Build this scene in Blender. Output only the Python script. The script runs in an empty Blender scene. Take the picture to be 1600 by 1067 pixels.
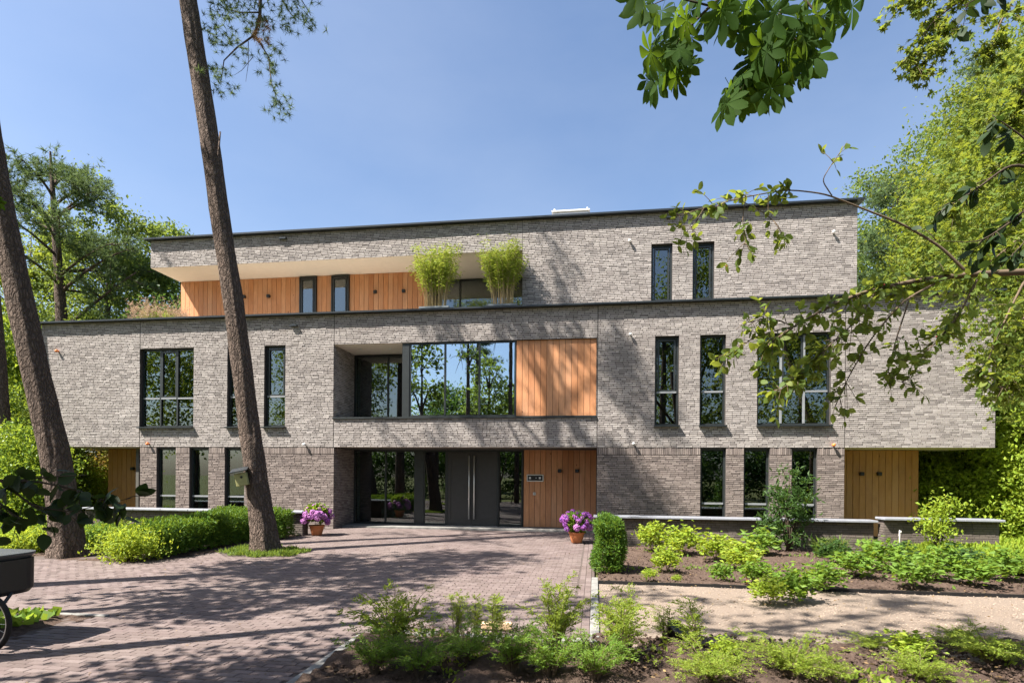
import bpy, math, random
import numpy as np
from mathutils import Vector, Matrix

random.seed(7)
rng = np.random.default_rng(7)
scene = bpy.context.scene
col = scene.collection

# ------------------------------------------------------------------ camera
# facade plane is Y = 0, X runs along it to the right, Z is up, metres.
FOC, U0, V0 = 900.0, 800.0, 741.0            # in pixels of a 1600 wide picture
ROLL = math.atan(.00785)
YAW = math.atan(130 / 900)
CAM = np.array([0, -18.9, 1.93])
AX_R = np.array([math.cos(YAW), math.sin(YAW), 0]); AX_F = np.array([-math.sin(YAW), math.cos(YAW), 0]); AX_U = np.array([0, 0, 1.])
cam_d = bpy.data.cameras.new('Camera'); cam = bpy.data.objects.new('Camera', cam_d); col.objects.link(cam)
cam_d.sensor_width = 36; cam_d.lens = FOC / 1600 * 36; cam_d.shift_y = (V0 - 533.5) / 1600
cam_d.clip_end = 2000; cam_d.clip_start = .05
right = AX_R * math.cos(ROLL) + AX_U * math.sin(ROLL)
up = -AX_R * math.sin(ROLL) + AX_U * math.cos(ROLL)
cam.matrix_world = Matrix(((right[0], up[0], -AX_F[0], CAM[0]), (right[1], up[1], -AX_F[1], CAM[1]), (right[2], up[2], -AX_F[2], CAM[2]), (0, 0, 0, 1)))
scene.camera = cam

# ------------------------------------------------------------------ world, sun, exposure
SUN = Vector((.62, .40, -1.0)).normalized()          # direction the light travels
EL = math.asin(-SUN.z); AZ = math.atan2(-SUN.x, -SUN.y)
w = bpy.data.worlds.new('World'); scene.world = w; w.use_nodes = True
nt = w.node_tree; nt.nodes.clear()
sky = nt.nodes.new('ShaderNodeTexSky'); sky.sky_type = 'NISHITA'; sky.sun_disc = False
sky.sun_elevation = EL; sky.sun_rotation = AZ; sky.air_density = 1.0; sky.dust_density = 2.0; sky.ozone_density = 3.0
bg = nt.nodes.new('ShaderNodeBackground'); bg.inputs['Strength'].default_value = .07
out = nt.nodes.new('ShaderNodeOutputWorld')
tcw = nt.nodes.new('ShaderNodeTexCoord'); mpw = nt.nodes.new('ShaderNodeMapping'); mpw.inputs['Scale'].default_value = (1, 1, 2.2); nt.links.new(tcw.outputs['Generated'], mpw.inputs[0])
nzw = nt.nodes.new('ShaderNodeTexNoise'); nzw.inputs['Scale'].default_value = 1.6; nzw.inputs['Detail'].default_value = 6; nzw.inputs['Roughness'].default_value = .55; nt.links.new(mpw.outputs[0], nzw.inputs['Vector'])
rpw = nt.nodes.new('ShaderNodeMapRange'); rpw.inputs[1].default_value = .42; rpw.inputs[2].default_value = .75; rpw.inputs[3].default_value = 0; rpw.inputs[4].default_value = .13; nt.links.new(nzw.outputs[0], rpw.inputs[0])
mxw = nt.nodes.new('ShaderNodeMix'); mxw.data_type = 'RGBA'; mxw.inputs[7].default_value = (4.4, 4.7, 5.2, 1); nt.links.new(rpw.outputs[0], mxw.inputs[0]); nt.links.new(sky.outputs[0], mxw.inputs[6])
nt.links.new(mxw.outputs[2], bg.inputs[0]); nt.links.new(bg.outputs[0], out.inputs[0])
sd = bpy.data.lights.new('Sun', 'SUN'); sd.energy = 5.0; sd.angle = math.radians(.53); sd.color = (1, .945, .865)
so = bpy.data.objects.new('Sun', sd); col.objects.link(so); so.location = (-30, -20, 50)
so.rotation_euler = SUN.to_track_quat('-Z', 'Y').to_euler()
scene.view_settings.view_transform = 'Standard'; scene.view_settings.look = 'None'
scene.view_settings.gamma = 1; scene.view_settings.use_curve_mapping = False
scene.view_settings.exposure = 1.75
scene.render.engine = 'CYCLES'
scene.cycles.transparent_max_bounces = 12; scene.cycles.max_bounces = 6

# ------------------------------------------------------------------ measuring helpers (photo measurement -> metres)
def ray(u, v):
    du, dv = u - U0, v - V0
    x = (du * math.cos(ROLL) + dv * math.sin(ROLL)) / FOC; y = (-du * math.sin(ROLL) + dv * math.cos(ROLL)) / FOC
    return AX_F + AX_R * x - AX_U * y
def FP(u, v, Y=0):
    d = ray(u, v); return CAM + d * (Y - CAM[1]) / d[1]
def GP(u, v, Z=0):
    d = ray(u, v); return CAM + d * (Z - CAM[2]) / d[2]
def DP(u, v, dep): return CAM + ray(u, v) * dep

# ------------------------------------------------------------------ object helpers
def link(o, parent=None):
    col.objects.link(o)
    if parent is not None: o.parent = parent
    return o
def tag(o, label=None, cat=None, group=None, kind=None):
    if label: o['label'] = label
    if cat: o['category'] = cat
    if group: o['group'] = group
    if kind: o['kind'] = kind
    return o
def empty(name, loc=(0, 0, 0)):
    o = bpy.data.objects.new(name, None); o.location = loc; o.empty_display_size = .2
    return link(o)
def np_mesh(name, V, Fc, mat=None, smooth=False):
    """V (n,3), Fc (m,k) same-size faces"""
    me = bpy.data.meshes.new(name); V = np.asarray(V, np.float32); Fc = np.asarray(Fc, np.int32)
    me.vertices.add(len(V)); me.vertices.foreach_set('co', V.ravel())
    k = Fc.shape[1]; me.loops.add(Fc.size); me.loops.foreach_set('vertex_index', Fc.ravel())
    me.polygons.add(len(Fc)); me.polygons.foreach_set('loop_start', np.arange(0, Fc.size, k, dtype=np.int32))
    try: me.polygons.foreach_set('loop_total', np.full(len(Fc), k, np.int32))
    except Exception: pass
    me.polygons.foreach_set('use_smooth', np.full(len(Fc), bool(smooth)))
    me.update(calc_edges=True)
    if mat: me.materials.append(mat)
    return me
def obj(name, me, parent=None, loc=None):
    o = bpy.data.objects.new(name, me)
    if loc is not None: o.location = loc
    return link(o, parent)
class MB:
    def __init__(s): s.v = []; s.f = []; s.sm = False
    def quad(s, a, b, c, d):
        n = len(s.v); s.v += [tuple(a), tuple(b), tuple(c), tuple(d)]; s.f.append((n, n + 1, n + 2, n + 3)); return s
    def box(s, x0, x1, y0, y1, z0, z1):
        n = len(s.v)
        s.v += [(x0, y0, z0), (x1, y0, z0), (x1, y1, z0), (x0, y1, z0), (x0, y0, z1), (x1, y0, z1), (x1, y1, z1), (x0, y1, z1)]
        s.f += [tuple(n + i for i in q) for q in ((0, 3, 2, 1), (4, 5, 6, 7), (0, 1, 5, 4), (1, 2, 6, 5), (2, 3, 7, 6), (3, 0, 4, 7))]; return s
    def bbox(s, x0, x1, y0, y1, z0, z1, b=.01):
        """box with chamfered edges"""
        n = len(s.v); 
        for (z, i) in ((z0, b), (z0 + b, 0), (z1 - b, 0), (z1, b)):
            xa, xb, ya, yb = x0 + i, x1 - i, y0 + i, y1 - i
            c = b if not i else b * .6
            s.v += [(xa + c, ya, z), (xb - c, ya, z), (xb, ya + c, z), (xb, yb - c, z), (xb - c, yb, z), (xa + c, yb, z), (xa, yb - c, z), (xa, ya + c, z)]
        for k in range(3):
            for j in range(8):
                s.f.append((n + k * 8 + j, n + k * 8 + (j + 1) % 8, n + k * 8 + 8 + (j + 1) % 8, n + k * 8 + 8 + j))
        s.f.append(tuple(n + 7 - j for j in range(8))); s.f.append(tuple(n + 24 + j for j in range(8))); return s
    def tube(s, pts, rad, seg=8, cap=True):
        pts = [np.array(p, float) for p in pts]; n0 = len(s.v); m = len(pts)
        ref = np.array([.31, .93, .17])
        for i, p in enumerate(pts):
            t = pts[min(i + 1, m - 1)] - pts[max(i - 1, 0)]; t = t / (np.linalg.norm(t) + 1e-9)
            a = np.cross(t, ref); a /= np.linalg.norm(a) + 1e-9; b = np.cross(t, a); r = rad[i] if hasattr(rad, '__len__') else rad
            for j in range(seg):
                th = 2 * math.pi * j / seg; s.v.append(tuple(p + r * (a * math.cos(th) + b * math.sin(th))))
        for i in range(m - 1):
            for j in range(seg):
                q = n0 + i * seg; s.f.append((q + j, q + (j + 1) % seg, q + seg + (j + 1) % seg, q + seg + j))
        if cap:
            s.f.append(tuple(n0 + seg - 1 - j for j in range(seg))); s.f.append(tuple(n0 + (m - 1) * seg + j for j in range(seg)))
        return s
    def lathe(s, prof, seg=24, c=(0, 0, 0)):
        n0 = len(s.v)
        for r, z in prof:
            for j in range(seg):
                th = 2 * math.pi * j / seg; s.v.append((c[0] + r * math.cos(th), c[1] + r * math.sin(th), c[2] + z))
        for i in range(len(prof) - 1):
            for j in range(seg):
                q = n0 + i * seg; s.f.append((q + j, q + (j + 1) % seg, q + seg + (j + 1) % seg, q + seg + j))
        return s
    def build(s, name, mat, parent=None, smooth=False):
        me = bpy.data.meshes.new(name); me.from_pydata(s.v, [], s.f); me.materials.append(mat)
        if smooth: me.polygons.foreach_set('use_smooth', np.ones(len(me.polygons), bool))
        me.update(); return obj(name, me, parent)

# ------------------------------------------------------------------ materials
class NT:
    def __init__(s, name):
        s.m = bpy.data.materials.new(name); s.m.use_nodes = True; s.t = s.m.node_tree; s.t.nodes.clear()
        s.out = s.n('ShaderNodeOutputMaterial')
    def n(s, ty, **kw):
        x = s.t.nodes.new(ty)
        for k, v in kw.items(): setattr(x, k, v)
        return x
    def l(s, a, b): s.t.links.new(a, b)
    def noise(s, vec, scale, detail=4, rough=.6):
        x = s.n('ShaderNodeTexNoise'); x.inputs['Scale'].default_value = scale; x.inputs['Detail'].default_value = detail; x.inputs['Roughness'].default_value = rough
        if vec is not None: s.l(vec, x.inputs['Vector'])
        return x.outputs['Fac']
    def mapv(s, vec, sc):
        x = s.n('ShaderNodeMapping'); x.inputs['Scale'].default_value = sc; s.l(vec, x.inputs['Vector']); return x.outputs[0]
    def ramp(s, fac, stops):
        x = s.n('ShaderNodeValToRGB'); e = x.color_ramp.elements
        while len(e) > 1: e.remove(e[0])
        e[0].position = stops[0][0]; e[0].color = (*stops[0][1], 1)
        for p, c in stops[1:]:
            k = e.new(p); k.color = (*c, 1)
        s.l(fac, x.inputs[0]); return x.outputs[0]
    def math(s, op, a, b=None):
        x = s.n('ShaderNodeMath', operation=op)
        for i, q in enumerate((a, b)):
            if q is None: continue
            if isinstance(q, (int, float)): x.inputs[i].default_value = q
            else: s.l(q, x.inputs[i])
        return x.outputs[0]
    def mix(s, fac, a, b, mode='MIX'):
        x = s.n('ShaderNodeMix', data_type='RGBA', blend_type=mode)
        for i, q in ((0, fac), (6, a), (7, b)):
            if isinstance(q, (int, float)): x.inputs[i].default_value = q
            elif isinstance(q, tuple): x.inputs[i].default_value = (*q, 1)
            else: s.l(q, x.inputs[i])
        return x.outputs[2]
    def rand(s):
        g = s.n('ShaderNodeNewGeometry').outputs['Random Per Island']; o = s.n('ShaderNodeObjectInfo').outputs['Random']
        return s.math('FRACT', s.math('ADD', g, o))
    def pos(s): return s.n('ShaderNodeNewGeometry').outputs['Position']
    def bump(s, h, st, dist=.02):
        x = s.n('ShaderNodeBump'); x.inputs['Strength'].default_value = st; x.inputs['Distance'].default_value = dist; s.l(h, x.inputs['Height']); return x.outputs[0]
    def done(s, color, rough=.8, spec=.3, metal=0, normal=None):
        b = s.n('ShaderNodeBsdfPrincipled')
        if isinstance(color, tuple): b.inputs['Base Color'].default_value = (*color, 1)
        else: s.l(color, b.inputs['Base Color'])
        if isinstance(rough, (int, float)): b.inputs['Roughness'].default_value = rough
        else: s.l(rough, b.inputs['Roughness'])
        b.inputs['Specular IOR Level'].default_value = spec; b.inputs['Metallic'].default_value = metal
        if normal is not None: s.l(normal, b.inputs['Normal'])
        s.l(b.outputs[0], s.out.inputs[0]); return s.m
def plain(name, c, rough=.6, spec=.3, metal=0, var=.12):
    n = NT(name); p = n.pos(); f = n.noise(p, 6, 5)
    d = tuple(x * (1 - var) for x in c); l = tuple(min(1, x * (1 + var)) for x in c)
    return n.done(n.ramp(f, [(.3, d), (.7, l)]), rough, spec, metal)
def brick_mat(name, cols):
    n = NT(name); r = n.rand(); p = n.pos()
    base = n.ramp(r, [(i / (len(cols) - 1), c) for i, c in enumerate(cols)])
    f = n.noise(n.mapv(p, (1, 1, 2.2)), 45, 5, .7); big = n.noise(p, .45, 4)
    c = n.mix(n.math('MULTIPLY', f, .35), base, (.20, .165, .145))
    st = n.noise(n.mapv(p, (2.6, 2.6, .22)), 1.3, 5, .7); big = n.ramp(big, [(.35, (0, 0, 0)), (.7, (1, 1, 1))]); st = n.ramp(st, [(.5, (0, 0, 0)), (.75, (1, 1, 1))])
    c = n.mix(n.math('MULTIPLY', big, .26), c, (.22, .185, .165)); c = n.mix(n.math('MULTIPLY', st, .28), c, (.17, .15, .14))
    return n.done(c, .92, .15, 0, n.bump(n.noise(p, 70, 6, .7), .5, .012))
M = {}
M['brick'] = brick_mat('grey_brick', [(0.335, 0.305, 0.285), (0.428, 0.395, 0.370), (0.270, 0.244, 0.231), (0.484, 0.446, 0.418), (0.372, 0.338, 0.318), (0.205, 0.188, 0.180), (0.446, 0.409, 0.385)])
M['brick_low'] = brick_mat('brown_brick', [(.205, .165, .148), (.285, .237, .213), (.14, .112, .102), (.325, .273, .245), (.225, .182, .164), (.112, .092, .085), (.265, .217, .193)])
M['mortar'] = plain('mortar', (.06, .053, .049), .95, .1)
M['joint_sand'] = plain('joint_sand', (.095, .076, .068), .95, .1)
M['garden_brick'] = brick_mat('dark_shaded_brick', [(.095, .077, .068), (.14, .115, .10), (.07, .058, .052), (.12, .10, .088)])  # brick darkened further to carry the shadow below the cap
def paver_mat():
    n = NT('clay_paver'); r = n.rand(); p = n.pos()
    base = n.ramp(r, [(0, (0.120, 0.091, 0.082)), (.2, (0.172, 0.133, 0.126)), (.45, (0.104, 0.078, 0.071)), (.65, (0.144, 0.107, 0.101)), (.85, (0.192, 0.153, 0.143)), (1, (0.112, 0.084, 0.078))])
    dirt = n.ramp(n.noise(p, .55, 5, .65), [(.38, (0, 0, 0)), (.72, (1, 1, 1))])
    c = n.mix(n.math('MULTIPLY', dirt, .5), base, (0.200, 0.163, 0.143))
    c = n.mix(n.math('MULTIPLY', n.noise(p, 60, 4), .4), c, (0.080, 0.056, 0.051))
    return n.done(c, .85, .25, 0, n.bump(n.noise(p, 90, 5), .35, .01))
M['paver'] = paver_mat()
def wood_mat(name, a, b, c):
    n = NT(name); p = n.pos(); r = n.n('ShaderNodeObjectInfo').outputs['Random']
    comb = n.n('ShaderNodeCombineXYZ'); n.l(n.math('MULTIPLY', r, 37.), comb.inputs[0]); n.l(n.math('MULTIPLY', r, 91.), comb.inputs[2])
    add = n.n('ShaderNodeVectorMath', operation='ADD'); n.l(p, add.inputs[0]); n.l(comb.outputs[0], add.inputs[1])
    g = n.noise(n.mapv(add.outputs[0], (22, 22, 1.1)), 3.0, 6, .65); k = n.noise(n.mapv(add.outputs[0], (3.5, 3.5, 1.3)), 1.6, 3)
    base = n.ramp(r, [(0, a), (.5, b), (1, c)])
    g2 = n.ramp(g, [(.35, (0, 0, 0)), (.68, (1, 1, 1))]); cc = n.mix(n.math('MULTIPLY', g2, .42), base, tuple(x * .5 for x in a)); cc = n.mix(n.math('MULTIPLY', n.math('POWER', k, 3.), 1.1), cc, (.26, .10, .045)); wv = n.noise(n.mapv(add.outputs[0], (.6, .6, .35)), 1.4, 4); cc = n.mix(n.math('MULTIPLY', n.ramp(wv, [(.45, (0, 0, 0)), (.8, (1, 1, 1))]), .3), cc, (.40, .30, .22))
    vk = n.n('ShaderNodeTexVoronoi'); vk.inputs['Scale'].default_value = 1.0; n.l(n.mapv(add.outputs[0], (2.4, 2.4, 1.5)), vk.inputs['Vector']); cc = n.mix(n.math('MULTIPLY', n.ramp(vk.outputs['Distance'], [(.035, (1, 1, 1)), (.07, (0, 0, 0))]), .75), cc, (.14, .05, .02))
    return n.done(cc, .62, .25, 0, n.bump(g, .25, .01))
M['cedar'] = wood_mat('cedar_boards', (.60, .265, .115), (.68, .34, .17), (.48, .20, .085))
M['cedar_dark'] = wood_mat('end_cedar_boards', (.56, .28, .10), (.50, .24, .08), (.60, .31, .12))  # slightly yellower, darker cedar for the two end walls
M['frame'] = plain('anthracite_aluminium', (.022, .026, .027), .38, .5)
M['frame_light'] = plain('grey_aluminium', (.22, .23, .24), .35, .5)
M['door'] = plain('dark_grey_door_paint', (.035, .034, .033), .45, .5)
M['coping'] = plain('dark_zinc_coping', (.018, .022, .025), .35, .5)
M['stone_cap'] = plain('bluestone_cap', (.26, .27, .30), .28, .5)
M['soffit'] = plain('cream_soffit', (.80, .71, .60), .8, .2, var=.03)
M['steel'] = plain('brushed_steel', (.70, .68, .64), .38, .5, .55, var=.05)
M['black'] = plain('black_metal', (.012, .012, .013), .45, .5)
M['room'] = plain('dim_interior', (.10, .095, .085), .9, .2)
M['curtain'] = plain('pale_curtain', (.55, .62, .56), .85, .2)
M['blind'] = plain('grey_blind', (.20, .25, .16), .6, .3)
M['blind_teal'] = plain('sage_screen', (.13, .24, .22), .8, .2)
M['orange'] = plain('orange_plastic', (.85, .22, .04), .45, .4)
M['white'] = plain('white_plastic', (.75, .74, .72), .45, .4)
M['roof'] = plain('roof_gravel', (.18, .17, .16), .95, .1)
M['terrace'] = plain('pale_terrace_tile', (.62, .57, .50), .8, .2)  # tile lightened so it bounces sunlight up to the soffit
M['concrete'] = plain('concrete_kerb', (.20, .193, .18), .9, .2, var=.3)
M['terracotta'] = plain('terracotta', (.52, .19, .075), .75, .25)
M['bird_wood'] = plain('pale_green_wood', (.33, .32, .14), .8, .2)
M['bike'] = plain('matt_black_box', (.008, .0085, .0095), .4, .5)
M['bike_lid'] = plain('grey_lid', (.06, .064, .07), .4, .45)
M['rubber'] = plain('rubber', (.018, .017, .016), .8, .3)
M['red'] = plain('red_reflector', (.07, .012, .01), .35, .5)
M['timber'] = plain('cut_timber', (.55, .38, .24), .8, .2)
M['planter'] = plain('grey_planter', (.13, .15, .16), .5, .4)
def glass_mat(name, refl, tint, gl=(.9, .95, 1)):
    n = NT(name); lw = n.n('ShaderNodeFresnel'); lw.inputs[0].default_value = 1.5
    fac = n.math('MINIMUM', n.math('ADD', lw.outputs[0], refl), 1.0)
    tr = n.n('ShaderNodeBsdfTransparent'); tr.inputs[0].default_value = (*tint, 1)
    g = n.n('ShaderNodeBsdfGlossy'); g.inputs['Roughness'].default_value = .004; g.inputs[0].default_value = (*gl, 1)
    p = n.pos(); bn = n.bump(n.noise(p, 1.1, 2), .02, .03); n.l(bn, g.inputs['Normal'])
    mx = n.n('ShaderNodeMixShader'); n.l(fac, mx.inputs[0]); n.l(tr.outputs[0], mx.inputs[1]); n.l(g.outputs[0], mx.inputs[2]); n.l(mx.outputs[0], n.out.inputs[0])
    return n.m
M['glass'] = glass_mat('window_glass', .11, (.42, .52, .48))
M['glass_blue'] = glass_mat('coated_glass', .5, (.35, .45, .44), (.78, .9, 1))
def leaf_mat(name, cols, trans=(.30, .42, .05), tf=.42, rough=.45, spec=.22):
    n = NT(name); r = n.rand()
    c = n.ramp(r, [(i / (len(cols) - 1), x) for i, x in enumerate(cols)])
    b = n.n('ShaderNodeBsdfPrincipled'); n.l(c, b.inputs['Base Color']); b.inputs['Roughness'].default_value = rough + .12; b.inputs['Specular IOR Level'].default_value = spec
    t = n.n('ShaderNodeBsdfTranslucent'); tc = n.mix(.55, c, trans); n.l(tc, t.inputs[0])
    mx = n.n('ShaderNodeMixShader'); mx.inputs[0].default_value = tf
    n.l(b.outputs[0], mx.inputs[1]); n.l(t.outputs[0], mx.inputs[2]); n.l(mx.outputs[0], n.out.inputs[0]); return n.m
M['leaf_oak'] = leaf_mat('oak_leaf', [(.065, .12, .024), (.10, .16, .032), (.048, .09, .02), (.135, .185, .04), (.09, .12, .035)], (.38, .46, .06), .45)
M['leaf_maple'] = leaf_mat('maple_leaf', [(.085, .15, .022), (.14, .19, .025), (.07, .125, .02), (.19, .20, .03), (.10, .165, .025)], (.42, .46, .04), .45)
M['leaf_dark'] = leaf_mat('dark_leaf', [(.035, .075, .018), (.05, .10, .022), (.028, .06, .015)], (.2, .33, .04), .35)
M['leaf_shade'] = leaf_mat('shaded_leaf', [(.014, .028, .008), (.02, .04, .01), (.010, .02, .006)], (.10, .17, .02), .22)  # near leaves almost black: their shade is put into the colour
M['leaf_chestnut'] = leaf_mat('chestnut_leaf', [(.017, .040, .007), (.026, .058, .009), (.013, .031, .006)], (.26, .40, .02), .40, .6, .06)  # base colour lowered to stand for shade from canopy above
M['leaf_berry'] = leaf_mat('serviceberry_leaf', [(.075, .125, .028), (.11, .17, .033), (.05, .09, .02), (.17, .21, .04)], (.52, .56, .06), .48)
M['leaf_yew'] = leaf_mat('yew_needle', [(.055, .125, .016), (.085, .175, .02), (.036, .088, .013), (.14, .235, .027)], (.42, .55, .04), .3)
M['leaf_lime'] = leaf_mat('fresh_lime_leaf', [(.20, .30, .03), (.27, .36, .035), (.16, .25, .03), (.33, .39, .045)], (.62, .66, .05), .45)
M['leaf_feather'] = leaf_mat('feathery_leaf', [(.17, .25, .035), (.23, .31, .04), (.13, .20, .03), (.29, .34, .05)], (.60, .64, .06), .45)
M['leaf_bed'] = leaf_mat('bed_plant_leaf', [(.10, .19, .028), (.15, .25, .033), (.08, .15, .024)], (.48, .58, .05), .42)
M['leaf_bamboo'] = leaf_mat('bamboo_leaf', [(.20, .29, .04), (.28, .36, .05), (.15, .24, .035), (.34, .38, .06)], (.6, .62, .08), .45)
M['leaf_laurel'] = leaf_mat('laurel_leaf', [(.10, .19, .022), (.15, .24, .027), (.07, .14, .018), (.21, .29, .034)], (.5, .58, .05), .4, .3)
M['leaf_red'] = leaf_mat('bronze_young_leaf', [(.20, .17, .035), (.30, .16, .05), (.17, .20, .03), (.24, .28, .04)], (.55, .4, .06), .42)
M['needle'] = leaf_mat('pine_needle', [(.06, .105, .04), (.085, .135, .048), (.045, .08, .034), (.115, .155, .052)], (.24, .32, .08), .28, .55)
M['needle_dead'] = leaf_mat('brown_pine_needle', [(.20, .11, .05), (.26, .15, .07)], (.4, .22, .08), .3)
M['grass_leaf'] = leaf_mat('grass_blade', [(.10, .17, .03), (.15, .22, .035), (.08, .135, .025)], (.42, .5, .06), .4)
M['plume'] = leaf_mat('grass_plume', [(.42, .28, .20), (.50, .36, .25)], (.5, .35, .22), .3)
M['petal'] = leaf_mat('hydrangea_petal', [(.22, .06, .33), (.34, .09, .40), (.46, .12, .36), (.17, .07, .36), (.40, .17, .48)], (.5, .15, .5), .3)
M['petal_pink'] = leaf_mat('hydrangea_pink_petal', [(.44, .17, .46), (.55, .24, .50), (.36, .14, .45)], (.6, .3, .55), .3)
M['berry'] = plain('red_berry', (.30, .02, .02), .35, .5)
def bark_mat(name, a, b, c, sc=1.0):
    n = NT(name); tc = n.n('ShaderNodeTexCoord').outputs['Object']
    nz = n.n('ShaderNodeTexNoise'); nz.inputs['Scale'].default_value = 4.5; nz.inputs['Detail'].default_value = 5; n.l(tc, nz.inputs['Vector'])
    sc2 = n.n('ShaderNodeVectorMath', operation='SCALE'); sc2.inputs['Scale'].default_value = .16; n.l(nz.outputs['Color'], sc2.inputs[0])
    wp = n.n('ShaderNodeVectorMath', operation='ADD'); n.l(tc, wp.inputs[0]); n.l(sc2.outputs[0], wp.inputs[1])
    hs = []
    for s_, st in ((15, .26), (34, .3)):
        v = n.n('ShaderNodeTexVoronoi', feature='DISTANCE_TO_EDGE'); v.inputs['Scale'].default_value = s_ * sc; n.l(n.mapv(wp.outputs[0], (1, 1, st)), v.inputs['Vector'])
        hs.append(n.ramp(v.outputs['Distance'], [(0, (0, 0, 0)), (.25, (1, 1, 1))]))
    f = n.noise(n.mapv(tc, (1, 1, .5)), 30, 7, .75); big = n.noise(tc, 2.2, 3)
    cc = n.mix(f, a, b); cc = n.mix(n.math('MULTIPLY', big, .4), cc, c)
    fin = n.mix(n.math('ADD', n.math('MULTIPLY', hs[0], .65), .35), (.045, .034, .028), cc); fin = n.mix(n.math('ADD', n.math('MULTIPLY', hs[1], .35), .65), (.06, .045, .036), fin)
    h = n.math('ADD', n.math('ADD', hs[0], n.math('MULTIPLY', hs[1], .45)), n.math('MULTIPLY', f, .7))
    return n.done(fin, .95, .1, 0, n.bump(h, .9, .04))
M['bark'] = bark_mat('pine_bark', (.125, .092, .075), (.225, .178, .15), (.185, .125, .092))
M['twig'] = plain('grey_brown_twig', (.13, .095, .065), .9, .15)
M['twig_dark'] = plain('dark_twig', (.06, .045, .032), .9, .15)
M['cane'] = plain('straw_cane', (.36, .27, .13), .7, .25)
def soil_mat(name, cols, sc=14, bs=1.0):
    n = NT(name); p = n.pos(); f = n.noise(p, sc, 8, .7); g = n.noise(p, .8, 4)
    c = n.ramp(f, [(.3, cols[0]), (.5, cols[1]), (.72, cols[2])]); c = n.mix(n.math('MULTIPLY', g, .5), c, cols[3])
    return n.done(c, .95, .1, 0, n.bump(n.noise(p, sc * 2.2, 8, .75), bs, .04))
M['soil'] = soil_mat('garden_soil', [(.045, .03, .023), (.092, .063, .049), (.155, .11, .086), (.105, .073, .058)])
M['sand'] = soil_mat('sandy_gravel', [(.19, .15, .118), (.27, .22, .178), (.35, .30, .25), (.22, .155, .113)], 40, .8)
M['ground'] = soil_mat('woodland_ground', [(.05, .06, .02), (.09, .10, .03), (.13, .13, .05), (.10, .09, .045)], 3)
M['stone'] = plain('grit', (.34, .27, .21), .9, .2, var=.35)

# ------------------------------------------------------------------ brick laying
def lay(rects, holes, L, H, J, seed, short=.28):
    """rects, holes as (u0,u1,w0,w1) -> array of pieces (u0,u1,w0,w1) in broken bond"""
    rnd = random.Random(seed); res = []
    for (U_0, U_1, W0, W1) in rects:
        k = 0; z = W0
        while z < W1 - .005:
            za, zb = z, min(z + H, W1); z += H; k += 1
            br = sorted({U_0, U_1, *[q for h in holes for q in h[:2] if U_0 < q < U_1 and h[3] > za and h[2] < zb]})
            segs = []
            for a, b in zip(br[:-1], br[1:]):
                m = (a + b) / 2; lo, hi = za, zb; ok = True
                for h in holes:
                    if h[0] < m < h[1] and h[3] > lo + 1e-6 and h[2] < hi - 1e-6:
                        if h[2] <= lo and h[3] >= hi: ok = False; break
                        if h[2] > lo: hi = h[2]
                        else: lo = h[3]
                if not ok or hi - lo < .012: continue
                if segs and abs(segs[-1][1] - a) < 1e-6 and segs[-1][2:] == [lo, hi]: segs[-1][1] = b
                else: segs.append([a, b, lo, hi])
            for a, b, lo, hi in segs:
                x = a
                first = True
                while x < b - .01:
                    ln = L * (rnd.choice((.5, .75, .5, .62)) if rnd.random() < short else rnd.uniform(.96, 1.04))
                    if first: ln = L * rnd.choice((.3, .5, .7, 1, .85)); first = False
                    e = x + ln
                    if b - e < L * .28: e = b
                    res.append((x + J / 2, e - J / 2, lo + J / 2, hi - J / 2)); x = e
    return np.array(res)
QF = np.array([[0, 1, 2, 3], [0, 4, 5, 1], [1, 5, 6, 2], [2, 6, 7, 3], [3, 7, 4, 0]])
def piece_mesh(name, B, O, Ud, Wd, Nd, mat, prou=(.005, .015), sink=.004, inset=.0025, tilt=.003):
    """bricks as one mesh: front face + 4 sides, each a little proud and uneven"""
    n = len(B); O, Ud, Wd, Nd = (np.array(q, float) for q in (O, Ud, Wd, Nd))
    d = rng.uniform(*prou, n); V = np.zeros((n, 8, 3))
    cs = [(0, 2), (1, 2), (1, 3), (0, 3)]
    for k, (iu, iw) in enumerate(cs):
        su = inset if iu == 0 else -inset; sw = inset if iw == 2 else -inset
        dd = d + rng.uniform(-tilt, tilt, n)
        V[:, k] = O + (B[:, iu] + su)[:, None] * Ud + (B[:, iw] + sw)[:, None] * Wd + dd[:, None] * Nd
        V[:, k + 4] = O + B[:, iu][:, None] * Ud + B[:, iw][:, None] * Wd - sink * Nd
    Fc = (QF[None] + np.arange(n)[:, None, None] * 8).reshape(-1, 4)
    if np.dot(np.cross(Ud, Wd), Nd) < 0: Fc = Fc[:, ::-1]
    return np_mesh(name, V.reshape(-1, 3), Fc, mat)
_unit = {}
def unit_piece(name, mat, sgn=1):
    """one unit piece (1 x 1 x 1: x 0..1, front at y=-1, z 0..1) shared by the single bricks / planks"""
    key = (name, mat.name)
    if key not in _unit:
        e = .012
        v = [(e, -1, .04), (1 - e, -1, .04), (1 - e, -1, .96), (e, -1, .96), (0, -.8, 0), (1, -.8, 0), (1, -.8, 1), (0, -.8, 1), (0, 0, 0), (1, 0, 0), (1, 0, 1), (0, 0, 1)]
        f = [(0, 1, 2, 3), (0, 4, 5, 1), (1, 5, 6, 2), (2, 6, 7, 3), (3, 7, 4, 0), (4, 8, 9, 5), (5, 9, 10, 6), (6, 10, 11, 7), (7, 11, 8, 4)]
        me = bpy.data.meshes.new(name); me.from_pydata(v, [], f); me.materials.append(mat); me.update(); _unit[key] = me
    return _unit[key]
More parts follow.
